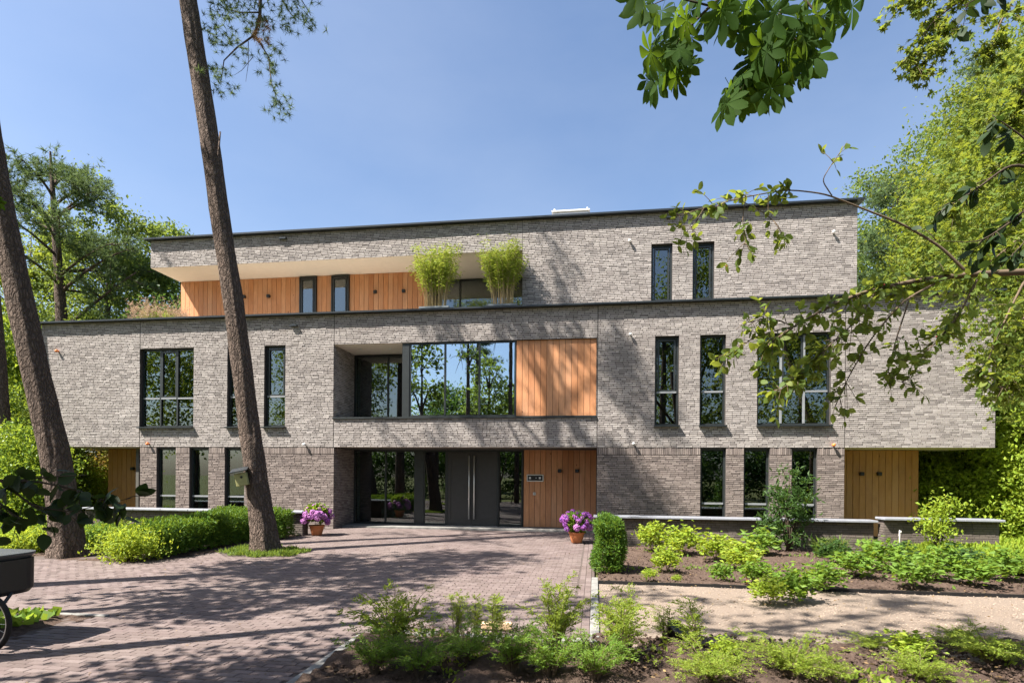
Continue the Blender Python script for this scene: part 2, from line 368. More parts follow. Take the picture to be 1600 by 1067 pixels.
def single_pieces(name, B, Yf, mat, parent, prou=(.005, .015)):
    me = unit_piece(name, mat)
    for (a, b, c, d) in B:
        o = bpy.data.objects.new(name, me); o.location = (a, Yf, c); o.scale = (b - a, random.uniform(*prou), d - c); o.rotation_euler = (random.uniform(-.03, .03), random.uniform(-.006, .006), random.uniform(-.008, .008)); link(o, parent)
def planks(x0, x1, z0, z1, Yf, parent, mat, wd=.19, thick=.03, holes=()):
    n = max(1, round((x1 - x0) / wd)); s = (x1 - x0) / n
    me = unit_piece('plank', mat)
    for i in range(n):
        a, b = x0 + i * s + .005, x0 + (i + 1) * s - .005
        o = bpy.data.objects.new('plank', me); o.location = (a, Yf, z0); o.scale = (b - a, thick + random.uniform(-.003, .003), z1 - z0); link(o, parent)

# ------------------------------------------------------------------ ground and paving
g = MB(); g.quad((-300, -300, -.06), (300, -300, -.06), (300, 300, -.06), (-300, 300, -.06))
tag(g.build('ground', M['ground']), kind='structure')
def terrain(name, poly_fn, x0, x1, y0, y1, step, amp, mat, z=0., freq=3., seed=1):
    xs = np.arange(x0, x1 + step / 2, step); ys = np.arange(y0, y1 + step / 2, step)
    X, Y = np.meshgrid(xs, ys); r = np.random.default_rng(seed); Z = np.zeros_like(X) + z
    for k in range(7):
        fr = freq * 1.75 ** k; a = amp / 1.45 ** k; th = r.uniform(0, 6.28); th2 = r.uniform(0, 6.28); ph = r.uniform(0, 6.28, 2)
        Z += a * np.sin(fr * (X * math.cos(th) + Y * math.sin(th)) + ph[0]) * np.sin(fr * (X * math.cos(th2) + Y * math.sin(th2)) + ph[1])
    Z += r.uniform(-1, 1, Z.shape) * amp * .25
    V = np.stack([X, Y, Z], -1).reshape(-1, 3); nx = len(xs); ny = len(ys)
    i = np.arange((nx - 1) * (ny - 1)); a = i // (nx - 1) * nx + i % (nx - 1)
    Fc = np.stack([a, a + 1, a + nx + 1, a + nx], 1)
    if poly_fn is not None:
        cc = V[Fc].mean(1); Fc = Fc[poly_fn(cc[:, 0], cc[:, 1])]
    o = obj(name, np_mesh(name, V, Fc, mat, True)); tag(o, kind='structure'); return o
# driveway outline (plan): right edge X=-.05, front kerbs at Y=-12.1 and X=-2.75, back at the threshold, left edge by the tree bed
def in_drive(x, y):
    x = np.asarray(x); y = np.asarray(y)
    a = (x < -.05) & (y < .55) & (y > -18) & (x > -13)
    a &= ~((x > -2.78) & (y < -12.1))
    a &= ~((y > -2.05) & (x < -8.9))                                        # behind the left wall
    lim = np.where(x < -9.9, -7.95, np.where(x < -8.9, -7.95 + (x + 9.9) * 1.0, -3.0 - (-8.9 - x) * 0))
    a &= ~((x < -8.85) & (y > np.minimum(lim, -2.6)) & (x < -9.0) & (y > -7.95))
    a &= ~((x < -6.55 - (np.abs(y + 12.6)) * .12) & (y > -13.5) & (y < -12.1))       # small bed by the bike
    a &= ~(((x + 7.9) ** 2 * .75 + (y + 5.95) ** 2) < .72)                  # grass round the pine
    return a
base = MB(); base.box(-16, 0, -18, .6, -.05, -.009); drive = base.build('driveway', M['joint_sand']); tag(drive, kind='structure')
PL, PW = .205, .1
rows = []
y = -17.9; k = 0
while y < .5:
    off = (k % 2) * PL / 2 + random.uniform(-.012, .012); xs = np.arange(-13 + off, -.2, PL)
    rows.append(np.stack([xs, np.full_like(xs, y)], 1)); y += PW; k += 1
PV = np.concatenate(rows); PV = PV[in_drive(PV[:, 0] + PL / 2, PV[:, 1] + PW / 2)]
PV = PV[(PV[:, 0] + PL < -.26) | (PV[:, 1] < -12.2)]
def paver_mesh(P, lx, ly):
    n = len(P); V = np.zeros((n, 8, 3)); j = .002; e = .004
    z = rng.uniform(-.0025, .003, n)
    for kk, (sx, sy) in enumerate(((0, 0), (1, 0), (1, 1), (0, 1))):
        V[:, kk, 0] = P[:, 0] + (j + e if sx == 0 else lx - j - e); V[:, kk, 1] = P[:, 1] + (j + e if sy == 0 else ly - j - e); V[:, kk, 2] = z + rng.uniform(-.0015, .0015, n)
        V[:, kk + 4, 0] = P[:, 0] + (j if sx == 0 else lx - j); V[:, kk + 4, 1] = P[:, 1] + (j if sy == 0 else ly - j); V[:, kk + 4, 2] = -.0085
    return np_mesh('paver', V.reshape(-1, 3), (QF[None] + np.arange(n)[:, None, None] * 8).reshape(-1, 4), M['paver'])
ex = np.stack([np.full(80, -.265), np.arange(80) * .105 - 8.0 + .0], 1); ex = np.array([(a, b) for a in (-.265, -.16) for b in np.arange(-12.05, .3, .206)])
ctr = PV + [PL / 2, PW / 2]; q = ctr - CAM[:2]; dep = q @ AX_F[:2]; sx = (q @ AX_R[:2]) / dep * FOC
vis = (dep > 5.1) & (np.abs(sx) < 790)
order = np.where(vis)[0][np.argsort(dep[vis])][:300]; rest = np.setdiff1d(np.arange(len(PV)), order)
single = paver_mesh(np.zeros((1, 2)), PL, PW)
for i in order:
    o = bpy.data.objects.new('paver', single); o.location = (PV[i, 0], PV[i, 1], random.uniform(-.002, .003)); o.rotation_euler = (random.uniform(-.008, .008), random.uniform(-.006, .006), random.uniform(-.012, .012)); link(o, drive)
tag(obj('paving', paver_mesh(PV[rest], PL, PW), drive), kind='stuff')
tag(obj('edge_paving', paver_mesh(ex, .105, .206), drive), kind='stuff')
# kerbs: concrete bands of separate lengths
def kerb(name, pts, label):
    root = empty(name, (0, 0, 0)); tag(root, label, 'kerb')
    for (x0, x1, y0, y1) in pts:
        m = MB(); m.bbox(x0, x1, y0, y1, -.05, .022 + random.uniform(-.003, .003), .006); m.build('kerb_block', M['concrete'], root)
    return root
kerb('kerb', [(-.05, .065, -12.0 + i * 1.0, -11.006 + i * 1.0) for i in range(4)], 'pale concrete kerb band between the brick drive and the sandy path')
kerb('kerb', [(-2.66 + i * .9, -1.766 + i * .9, -12.24, -12.12) for i in range(3)], 'concrete kerb across the front of the drive, behind the feathery shrubs')
kerb('kerb', [(-2.78, -2.67, -12.24 - (i + 1) * 1.0, -11.246 - (i + 1) * 1.0 - .12 * (i == 0)) for i in range(4)], 'concrete kerb running to the bottom edge beside the shrub bed')
kerb('kerb', [(-7.4 + i * .5, -6.906 + i * .5, -12.13, -12.05) for i in range(2)] , 'short pale kerb at the tip of the bed near the bicycle')
# beds, path
def soil_right(x, y): return np.ones_like(x, bool)
terrain('planting_bed', None, .07, 16, -8.36, -2.75, .07, .035, M['soil'], .0, 3.1, 2)
terrain('path', None, .075, 16, -12.3, -8.44, .08, .006, M['sand'], -.012, 3.2, 3)
terrain('planting_bed', lambda x, y: y < -11.95 + .16 * np.sin(x * 1.9) + .06 * np.sin(x * 7) + np.clip(x, 0, 9) * .10 - .25 * (x < 0), -2.66, 12, -17.5, -11.0, .06, .055, M['soil'], .03, 3.7, 4)
terrain('planting_bed', lambda x, y: ((x < -9.6) & (y > -8.0)) | ((y > -7.6 + (x + 9.6) * 2.0) & (y > -7.7)) & (x < -8.95), -26, -8.9, -8.0, -2.25, .09, .035, M['soil'], .0, 3.3, 5)
terrain('planting_bed', lambda x, y: x < -6.5 - np.abs(y + 12.6) * .1, -11, -6.4, -13.45, -12.14, .06, .035, M['soil'], .015, 3.3, 6)
m = MB(); m.box(.07, 16, -8.41, -8.385, -.06, .035); tag(m.build('edging_strip', M['black']), 'thin black edging strip between the sandy path and the right bed', 'edging')
def scatter_stones(name, x0, x1, y0, y1, n, smin, smax, mat, z, fn=None):
    X = rng.uniform(x0, x1, n); Y = rng.uniform(y0, y1, n)
    if fn is not None:
        kx = fn(X, Y); X = X[kx]; Y = Y[kx]; n = len(X)
    S = rng.uniform(smin, smax, n) ** 1; base = np.array([(1, 0, 0), (0, 1, 0), (-1, 0, 0), (0, -1, 0), (0, 0, .8), (0, 0, -.8)], float)
    V = base[None] * S[:, None, None] * rng.uniform(.55, 1.3, (n, 6, 3)) ; th = rng.uniform(0, 6.28, n); c, s_ = np.cos(th)[:, None], np.sin(th)[:, None]
    V = np.stack([V[..., 0] * c - V[..., 1] * s_, V[..., 0] * s_ + V[..., 1] * c, V[..., 2] + V[..., 0] * rng.uniform(-.4, .4, (n, 1))], -1) + np.stack([X, Y, np.full(n, z)], 1)[:, None]
    f = np.array([(0, 1, 4), (1, 2, 4), (2, 3, 4), (3, 0, 4), (1, 0, 5), (2, 1, 5), (3, 2, 5), (0, 3, 5)])
    tag(obj(name, np_mesh(name, V.reshape(-1, 3), (f[None] + np.arange(n)[:, None, None] * 6).reshape(-1, 3), mat)), None, None, None, 'stuff')['label'] = {'soil_clods': 'loose brown soil crumbs lying on the planting beds', 'gravel': 'fine loose gravel lying on the sandy path'}[name]
scatter_stones('soil_clods', -2.6, 7.5, -15.2, -11.6, 9000, .005, .032, M['soil'], .05, lambda x, y: y < -12.0 + np.clip(x, 0, 9) * .10 + .1 * np.sin(x * 5))
scatter_stones('soil_clods', .1, 12, -8.3, -2.9, 5000, .006, .03, M['soil'], .015)
scatter_stones('gravel', .1, 10, -12.2, -8.45, 9000, .003, .012, M['stone'], -.006)
# ================================================================== THE BUILDING
bld = empty('apartment_building', (-4, 0, 0)); bld.location = (0, 0, 0)
tag(bld, 'three storey apartment building of grey brick with cedar boards and dark windows', 'building')
S0, S1 = 2.83, 7.42           # middle storey bottom / top
T0, T1 = 9.77, 10.81          # upper band
XL, XR = -20.64, 11.7
def wall_cells(mb, x0, x1, z0, z1, holes, Y, n=-1, thick=.32, reveal=True):
    xs = sorted({x0, x1, *[q for h in holes for q in h[:2] if x0 < q < x1]}); zs = sorted({z0, z1, *[q for h in holes for q in h[2:] if z0 < q < z1]})
    for a, b in zip(xs[:-1], xs[1:]):
        for c, d in zip(zs[:-1], zs[1:]):
            mx, mz = (a + b) / 2, (c + d) / 2
            if any(h[0] < mx < h[1] and h[2] < mz < h[3] for h in holes): continue
            mb.quad((a, Y, c), (b, Y, c), (b, Y, d), (a, Y, d)); mb.quad((b, Y + thick, c), (a, Y + thick, c), (a, Y + thick, d), (b, Y + thick, d))
def reveals(mb, h, Y, dp):
    a, b, c, d = h
    mb.quad((a, Y, c), (a, Y + dp, c), (a, Y + dp, d), (a, Y, d)); mb.quad((b, Y + dp, c), (b, Y, c), (b, Y, d), (b, Y + dp, d))
    mb.quad((a, Y, d), (a, Y + dp, d), (b, Y + dp, d), (b, Y, d)); mb.quad((a, Y + dp, c), (a, Y, c), (b, Y, c), (b, Y + dp, c))
# window openings
W_MID = [(-16.5, -14.35, 3.55, 6.40), (-13.02, -12.24, 3.55, 6.40), (-11.6, -10.81, 3.55, 6.40), (1.87, 2.61, 3.53, 6.38), (3.26, 4.04, 3.53, 6.38), (4.99, 7.14, 3.53, 6.38)]
RECESS = (-9.0, .02, 3.86, 6.38)
W_LOW_L = [(-15.8, -15.04, .30, 2.79), (-14.49, -13.75, .30, 2.79), (-13.10, -12.35, .30, 2.79)]
W_LOW_R = [(3.3, 4.07, .30, 2.79), (4.61, 5.37, .30, 2.79), (6.03, 6.77, .30, 2.79)]
W_TOP = [(1.83, 2.52, 7.78, 9.75), (3.19, 3.88, 7.78, 9.75)]
holes_mid = W_MID + [RECESS]
YT = 1.1                        # face of the upper storey
mw = MB(); wall_cells(mw, XL, XR, S0, S1, holes_mid, 0); wall_cells(mw, -17.04, -2.58, T0, T1, [], YT); wall_cells(mw, -2.58, 8.32, 7.0, T1, W_TOP, YT)
for h in W_MID: reveals(mw, h, 0, .14)
for h in W_TOP: reveals(mw, h, YT, .14)
mw.quad((XL, 14, S0), (XL, 0, S0), (XL, 0, S1), (XL, 14, S1)); mw.quad((XR, 0, S0), (XR, 14, S0), (XR, 14, S1), (XR, 0, S1)); mw.quad((XR, 14, S0), (XL, 14, S0), (XL, 14, S1), (XR, 14, S1))
mw.quad((8.32, YT, 7), (8.32, 13.5, 7), (8.32, 13.5, T1), (8.32, YT, T1)); mw.quad((-17.04, 3.0, 7), (-17.04, 3.0, T1), (-17.04, 13.5, T1), (-17.04, 13.5, 7)); mw.quad((8.32, 13.5, 7), (-17.04, 13.5, 7), (-17.04, 13.5, T1), (8.32, 13.5, T1))
mw.quad((-17.04, 3.0, T0), (-17.04, YT, T0), (-17.04, YT, T1), (-17.04, 3.0, T1)); mw.quad((-2.58, YT, 7), (-2.58, 3.8, 7), (-2.58, 3.8, T0), (-2.58, YT, T0))
mw.quad((-9, 0, 3.86), (-9, 1.75, 3.86), (-9, 1.75, 6.38), (-9, 0, 6.38))
wall = mw.build('wall', M['mortar'], bld)
ml = MB(); wall_cells(ml, -16.48, -8.98, -.05, S0, W_LOW_L, .012); wall_cells(ml, .05, 7.55, -.05, S0, W_LOW_R, .012)
for h in W_LOW_L + W_LOW_R: reveals(ml, h, .012, .14)
ml.quad((-8.98, .012, -.05), (-8.98, 1.75, -.05), (-8.98, 1.75, S0), (-8.98, .012, S0)); ml.quad((.05, 1.75, -.05), (.05, .012, -.05), (.05, .012, S0), (.05, 1.75, S0))
ml.quad((-18.2, 12, -.05), (-18.2, 1.56, -.05), (-18.2, 1.56, S0), (-18.2, 12, S0)); ml.quad((10.2, 1.56, -.05), (10.2, 12, -.05), (10.2, 12, S0), (10.2, 1.56, S0)); ml.quad((10.2, 12, -.05), (-18.2, 12, -.05), (-18.2, 12, S0), (10.2, 12, S0)); ml.quad((-16.48, 1.5, -.05), (-16.48, .012, -.05), (-16.48, .012, S0), (-16.48, 1.5, S0)); ml.quad((7.55, .012, -.05), (7.55, 1.5, -.05), (7.55, 1.5, S0), (7.55, .012, S0))
wall_l = ml.build('lower_wall', M['mortar'], bld); tag(wall_l, 'browner brick wall of the ground floor')
# bricks
JX = [XL, -16.5, -9.0, .05, 7.55, XR]
BM = lay([(a + .007, b - .007, S0, S1) for a, b in zip(JX[:-1], JX[1:])], holes_mid, .245, .06, .011, 11)
sel = (BM[:, 0] > 9.0) & (BM[:, 2] < 4.2); idx = np.where(sel)[0][:300]; msk = np.zeros(len(BM), bool); msk[idx] = True
single_pieces('brick', BM[msk], 0, M['brick'], wall)
tag(obj('brickwork', piece_mesh('brickwork', BM[~msk], (0, 0, 0), (1, 0, 0), (0, 0, 1), (0, -1, 0), M['brick']), wall), kind='stuff')
BT = lay([(-17.04, -2.58, T0, T1), (-2.58, 8.32, 7.3, T1)], W_TOP, .245, .06, .011, 12)
tag(obj('brickwork', piece_mesh('brickwork', BT, (0, YT, 0), (1, 0, 0), (0, 0, 1), (0, -1, 0), M['brick']), wall), kind='stuff')
BR = lay([(0, 1.72, 3.86, 6.38)], [], .245, .06, .011, 13)
tag(obj('brickwork', piece_mesh('brickwork', BR, (-9, 0, 0), (0, 1, 0), (0, 0, 1), (1, 0, 0), M['brick'], prou=(.004, .012)), wall), kind='stuff')
BL = lay([(-16.48, -8.98, 0, 2.60), (.05, 7.55, 0, 2.60)], W_LOW_L + W_LOW_R, .245, .06, .011, 14)
sel = (BL[:, 0] > .05) & (BL[:, 1] < 3.2) & (BL[:, 2] > .8); idx = np.where(sel)[0][:300]; msk = np.zeros(len(BL), bool); msk[idx] = True
single_pieces('brick', BL[msk], .012, M['brick_low'], wall_l)
tag(obj('brickwork', piece_mesh('brickwork', BL[~msk], (0, .012, 0), (1, 0, 0), (0, 0, 1), (0, -1, 0), M['brick_low']), wall_l), kind='stuff')
# soldier course along the top of the ground floor
sol = []
for a, b in ((-16.48, -8.98), (.05, 7.55)):
    x = a
    while x < b - .03:
        if not any(h[0] - .02 < x + .03 < h[1] + .02 for h in W_LOW_L + W_LOW_R): sol.append((x + .004, x + .056, 2.604, 2.82))
        x += .06
tag(obj('soldier_course', piece_mesh('soldier_course', np.array(sol), (0, .012, 0), (1, 0, 0), (0, 0, 1), (0, -1, 0), M['brick_low'], prou=(.006, .014)), wall_l), kind='stuff')
BQ = lay([(0, 1.7, 0, S0 - .03)], [], .245, .06, .011, 15)
tag(obj('brickwork', piece_mesh('brickwork', BQ, (-8.98, .012, 0), (0, 1, 0), (0, 0, 1), (1, 0, 0), M['brick_low'], prou=(.004, .012)), wall_l), kind='stuff')
# copings, roofs, soffits
m = MB(); m.box(XL - .16, XR + .16, -.20, .42, S1, S1 + .055); m.build('coping', M['coping'], bld)
m = MB(); m.box(-17.2, 8.48, YT - .19, YT + .45, T1, T1 + .06); m.build('coping', M['coping'], bld)
m = MB(); m.quad((XL, .3, 7.05), (XR, .3, 7.05), (XR, 14, 7.05), (XL, 14, 7.05)); m.build('terrace', M['terrace'], bld)
m = MB(); m.quad((-17.04, YT, 10.7), (8.32, YT, 10.7), (8.32, 13.5, 10.7), (-17.04, 13.5, 10.7)); m.build('roof', M['roof'], bld)
m = MB(); m.quad((-17.04, 4.0, T0), (-2.58, 4.0, T0), (-2.58, YT, T0), (-17.04, YT, T0)); so1 = m.build('soffit', M['soffit'], bld)
m = MB(); m.quad((XL, 14, S0), (XR, 14, S0), (XR, 0, S0), (XL, 0, S0)); m.build('soffit', M['soffit'], bld)
m = MB(); m.quad((-9, 1.75, 6.375), (-6.3, 1.75, 6.375), (-6.3, 0, 6.375), (-9, 0, 6.375)); so2 = m.build('soffit', M['soffit'], bld)
for x in (-8.35, -7.25):
    m = MB(); m.lathe([(.055, 0), (.055, -.012), (.035, -.014), (.03, .0)], 16, (x, .75, 6.372)); m.build('downlight', M['white'], so2, True)
m = MB(); m.box(-9.0, -6.3, 0, 1.75, 3.80, 3.858); m.build('balcony_floor', M['concrete'], bld)
m = MB(); m.box(-9.02, .02, -.06, .06, 3.80, 3.862); m.build('sill', M['frame'], bld)
# rooms behind the glass: floors and back walls
m = MB()
for z0, z1, x0, x1, ya in ((0.0, S0 - .02, -16.4, 7.45, .35), (S0 + .1, 6.9, XL + .1, XR - .1, .35), (7.06, 10.6, -16.9, -2.7, 3.85), (7.06, 10.6, -2.56, 8.2, 1.45)):
    yb = 6.5
    m.quad((x0, yb, z0), (x1, yb, z0), (x1, yb, z1), (x0, yb, z1)); m.quad((x0, 1.8, z0), (x1, 1.8, z0), (x1, yb, z0), (x0, yb, z0)); m.quad((x0, yb, z1), (x1, yb, z1), (x1, ya, z1), (x0, ya, z1))
    m.quad((x0, ya, z0), (x0, yb, z0), (x0, yb, z1), (x0, ya, z1)); m.quad((x1, yb, z0), (x1, ya, z0), (x1, ya, z1), (x1, yb, z1))
for x in (-16.9, -14.2, -12.7, -9.3, .3, 2.9, 4.5, 7.4): m.box(x - .06, x + .06, .36, 6.45, .02, 2.78)
for x in (-17.2, -13.6, -12.0, -9.3, .3, 2.9, 4.5, 7.5): m.box(x - .06, x + .06, .36, 6.45, 2.95, 6.85)
m.build('interior', M['room'], bld)
# windows
def window(h, Y, cols, rail=None, sash=(), mat='frame', glass='glass', sill=True, label=None, curtain=None, fr=.06, bar='frame'):
    """frame (part) with panes, mullions, sill as its pieces; cols = column edges as fractions"""
    a, b, c, d = h; y0, y1 = Y, Y + .07
    f = MB(); f.box(a, a + fr, y0, y1, c, d); f.box(b - fr, b, y0, y1, c, d); f.box(a + fr, b - fr, y0, y1, d - fr, d); f.box(a + fr, b - fr, y0, y1, c, c + fr)
    win = f.build('window', M[mat], bld)
    if label: win['label'] = label
    xs = [a + fr + (b - a - 2 * fr) * q for q in cols]; zs = [c + fr] + ([rail] if rail else []) + [d - fr]
    for x in xs[1:-1]:
        m = MB(); m.box(x - .028, x + .028, y0 - .012, y1 - .01, c + fr, d - fr); m.build('mullion', M[bar], win)
    if rail:
        for i in range(len(xs) - 1):
            m = MB(); m.box(xs[i] + (.029 if i else 0), xs[i + 1] - (.029 if i < len(xs) - 2 else 0), y0 - .022, y1 - .012, rail - .028, rail + .028); m.build('rail', M['frame_light'], win)
    for i in range(len(xs) - 1):
        for j in range(len(zs) - 1):
            m = MB(); e = .012
            m.box(xs[i] + e, xs[i + 1] - e, Y + .035, Y + .047, zs[j] + e, zs[j + 1] - e); m.build('pane', M[glass], win)
    for (i, j) in sash:
        x0, x1, z0, z1 = xs[i] + .03, xs[i + 1] - .03, zs[j] + .03, zs[j + 1] - .03; s = .05; m = MB()
        m.box(x0, x0 + s, y0 - .012, y0 + .034, z0, z1); m.box(x1 - s, x1, y0 - .012, y0 + .034, z0, z1); m.box(x0 + s, x1 - s, y0 - .012, y0 + .034, z1 - s, z1); m.box(x0 + s, x1 - s, y0 - .012, y0 + .034, z0, z0 + s); m.build('sash', M[mat], win)
    if sill:
        m = MB(); m.box(a - .03, b + .03, Y - .12 - .14, Y + .02, c - .045, c - .004); m.build('sill', M['coping'], win)
    if curtain:
        for (u0, u1) in curtain:
            m = MB(); n = 8
            for q in range(n):
                xa = a + (b - a) * (u0 + (u1 - u0) * q / n); xb = a + (b - a) * (u0 + (u1 - u0) * (q + 1) / n); ya, yb = Y + .16 + .03 * (q % 2), Y + .16 + .03 * ((q + 1) % 2)
                m.quad((xa, ya, c + .05), (xb, yb, c + .05), (xb, yb, d - .03), (xa, ya, d - .03))
            m.build('curtain', M['curtain'], win)
    return win
w1 = window(W_MID[0], .12, (0, .34, .67, 1), 4.60, [(1, 1)], label='wide six-pane window with sage screens', curtain=None)
for q in ((.03, .33), (.36, .65), (.69, .97)):
    a, b = W_MID[0][0] + 2.15 * q[0], W_MID[0][0] + 2.15 * q[1]; m = MB(); m.box(a, b, .25, .26, 4.62 + .35 * (q[0] == .36), 6.36); m.build('screen', M['blind_teal'], w1)
window(W_MID[1], .12, (0, 1), 4.62, curtain=[(.06, .3)]); window(W_MID[2], .12, (0, 1), 4.62, [(0, 1)], curtain=[(.12, .42)])
window(W_MID[3], .12, (0, 1), 4.6, [(0, 1)]); window(W_MID[4], .12, (0, 1), 4.6); window(W_MID[5], .12, (0, .33, .665, 1), 4.58, [(1, 1)], curtain=[(.87, .96)], bar='frame_light', label='wide six-pane window behind the leafy branch')
for h in W_LOW_L: window(h, .12, (0, 1), 1.06, sill=False, curtain=[(.2, .42)])
for h in W_LOW_R:
    wn = window(h, .12, (0, 1), 1.06, sill=False); m = MB()
    for k in range(58):
        z = .42 + k * .04; m.quad((h[0] + .08, .215, z), (h[1] - .08, .215, z), (h[1] - .08, .245, z + .016), (h[0] + .08, .245, z + .016))
    tag(m.build('venetian_blind', M['blind'], wn), kind='stuff')
    for fx in (.2, .72): m2 = MB(); x = h[0] + fx * (h[1] - h[0]); m2.box(x - .012, x + .012, .205, .21, .4, 2.75); m2.build('blind_tape', M['blind'], wn)
for h in W_TOP: window(h, YT + .11, (0, 1), None, [(0, 0)], sill=False)
# first floor bay: corner post, coated glazing, cedar panel, recessed balcony glazing
bay = window((-6.30, -2.63, 3.865, 6.375), .05, (0, .335, .667, 1), None, sill=False, glass='glass_blue', fr=.05, label='large blue-reflecting window of three tall panes', curtain=[(.09, .16)])
m = MB(); m.box(-6.55, -6.305, .03, .30, 3.865, 6.372); m.build('corner_post', M['frame'], bld)  # grey post given the dark frame colour for the shadow on it
m = MB(); m.box(-6.42, -6.32, .31, 1.72, 3.865, 6.372); m.build('bay_side', M['frame'], bld)
bg_ = window((-8.98, -6.44, 3.865, 6.33), 1.66, (0, .52, 1), None, sill=False, fr=.07, label='recessed balcony glazing with dark frame', curtain=[(.03, .07)])
m = MB(); m.lathe([(.0, .0), (.17, 0), (.17, .16), (0, .16)], 16, (-3.55, .75, 5.35)); m.tube([(-3.55, .75, 5.5), (-3.55, .75, 6.8)], .006, 5); m.build('pendant_lamp', M['soffit'], bld)
m = MB(); m.box(-8.4, -7.0, 2.6, 3.1, .86, .92); m.box(-8.3, -7.1, 2.7, 3.0, .02, .85); m.build('reception_desk', M['white'], bld)
pb = MB(); pb.box(-2.62, .02, .09, .12, 3.865, 6.378); pn = pb.build('cedar_panel', M['mortar'], bld); tag(pn, 'cedar boarded panel beside the large window')
planks(-2.62, .015, 3.87, 6.375, .088, pn, M['cedar'], .2)
# entrance
def YX(u, Y=1.7): return FP(u, 760, Y)[0]
ent = MB(); zt = 2.80
gx = [YX(553), YX(602.5), YX(650)]
window((gx[0], gx[2], .06, zt), 1.66, (0, .52, 1), None, sill=False, fr=.06, label='tall entrance glazing of two panes left of the door', curtain=[(.03, .075)])
m = MB(); m.box(gx[2], YX(662), 1.64, 1.74, .06, zt); m.build('frame_panel', M['frame'], bld)
window((YX(662), YX(698), .06, zt), 1.66, (0, 1), None, sill=False, fr=.05, label='narrow glazed sidelight left of the door')
window((YX(778.5), YX(817), .06, zt), 1.66, (0, 1), None, sill=False, fr=.05, label='narrow glazed sidelight right of the door')
dx0, dx1 = YX(698), YX(778.5); dm = (dx0 + dx1) / 2
m = MB(); m.box(dx0, dx0 + .05, 1.63, 1.75, .06, zt); m.box(dx1 - .05, dx1, 1.63, 1.75, .06, zt); m.box(dx0 + .05, dx1 - .05, 1.63, 1.75, zt - .07, zt); m.build('door_frame', M['frame'], bld)
for a, b, s in ((dx0 + .052, dm - .004, 1), (dm + .004, dx1 - .052, -1)):
    m = MB(); m.box(a, b, 1.665, 1.72, .075, zt - .075); d = m.build('door', M['door'], bld)
    m = MB()      # raised frame round the leaf: the panel field lies deeper
    m.box(a, a + .11, 1.648, 1.664, .075, zt - .075); m.box(b - .11, b, 1.648, 1.664, .075, zt - .075); m.box(a + .11, b - .11, 1.648, 1.664, .075, .28); m.box(a + .11, b - .11, 1.648, 1.664, zt - .2, zt - .075); m.build('door_moulding', M['door'], d)
    hx = (b - .09) if s > 0 else (a + .09); m = MB(); m.tube([(hx, 1.57, .30), (hx, 1.57, 2.60)], .027, 12)
    for z in (.42, 2.48): m.tube([(hx, 1.572, z), (hx, 1.65, z)], .011, 8)
    m.build('handle', M['steel'], d, True)
m = MB(); m.lathe([(.03, -.006), (.03, .006), (.0, .008)], 12, (0, 0, 0)); lk = m.build('lock', M['steel'], bld); lk.location = (dm - .12, 1.645, 1.02); lk.rotation_euler = (math.pi / 2, 0, 0)
m = MB(); m.box(dx0, dx1, 1.50, 1.66, .0, .055); m.build('threshold', M['steel'], bld)
m = MB(); m.box(-8.95, dx0 - .01, .62, 1.66, -.05, .05); m.box(dx1 + .01, .03, .62, 1.66, -.05, .05); m.box(dx0 - .01, dx1 + .01, .62, 1.498, -.05, .05); m.build('entrance_step', M['concrete'], bld)
wx0, wx1 = YX(818.5), .045
pb = MB(); pb.box(wx0 - .02, wx1, 1.69, 1.75, .05, zt + .02); pe = pb.build('cedar_panel', M['mortar'], bld); tag(pe, 'cedar boarded wall right of the entrance door')
planks(wx0, wx1 - .005, .06, zt + .01, 1.688, pe, M['cedar'], .205)
YE = 1.5
ex0, ex1 = FP(170, 740, YE)[0], FP(1434.5, 740, YE)[0]
pb = MB(); pb.box(ex0, -16.3, YE + .002, YE + .06, -.05, S0 - .01); pe2 = pb.build('cedar_panel', M['mortar'], bld); tag(pe2, 'narrow cedar boarded wall at the left end of the ground floor')
planks(ex0, -16.3, 0, S0 - .015, YE, pe2, M['cedar_dark'], .2)
pb = MB(); pb.box(7.4, ex1, YE + .002, YE + .06, -.05, S0 - .01); pe3 = pb.build('cedar_panel', M['mortar'], bld); tag(pe3, 'cedar boarded wall at the right end of the ground floor')
planks(7.4, ex1, 0, S0 - .015, YE, pe3, M['cedar_dark'], .2)
# upper storey: cedar wall, two windows, glazed doors
YW = 2.7
def TX(u, Y=YW): return FP(u, 460, Y)[0]
ta, tb, tc, td, te = TX(469), TX(495.5), TX(518.5), TX(546.5), TX(668)
pb = MB(); pb.box(-17.02, te, YW + .02, YW + .3, 7.06, T0); pt = pb.build('cedar_panel', M['mortar'], bld); tag(pt, 'long cedar boarded wall of the roof terrace')
planks(-17.0, ta, 7.1, T0 - .01, YW + .018, pt, M['cedar'], .2); planks(tb, tc, 7.1, T0 - .01, YW + .018, pt, M['cedar'], .2); planks(td, te, 7.1, T0 - .01, YW + .018, pt, M['cedar'], .2)
for (a, b) in ((ta, tb), (tc, td)):
    m = MB(); m.box(a, b, YW - .02, YW + .018, 7.1, T0 - .012); m.build('window_backing', M['frame'], bld)
    window((a + .01, b - .01, 7.15, T0 - .05), YW - .10, (0, 1), None, [(0, 0)], sill=False, fr=.05)
dd = window((te + .01, -2.62, 7.1, T0 - .03), 3.7, (0, .26, .63, 1), None, sill=False, fr=.07, label='dark glazed terrace doors between the two bamboos')
m = MB(); m.quad((te, YW + .02, 7.1), (te, 3.7, 7.1), (te, 3.7, T0), (te, YW + .02, T0)); m.build('wall_return', M['frame'], bld)
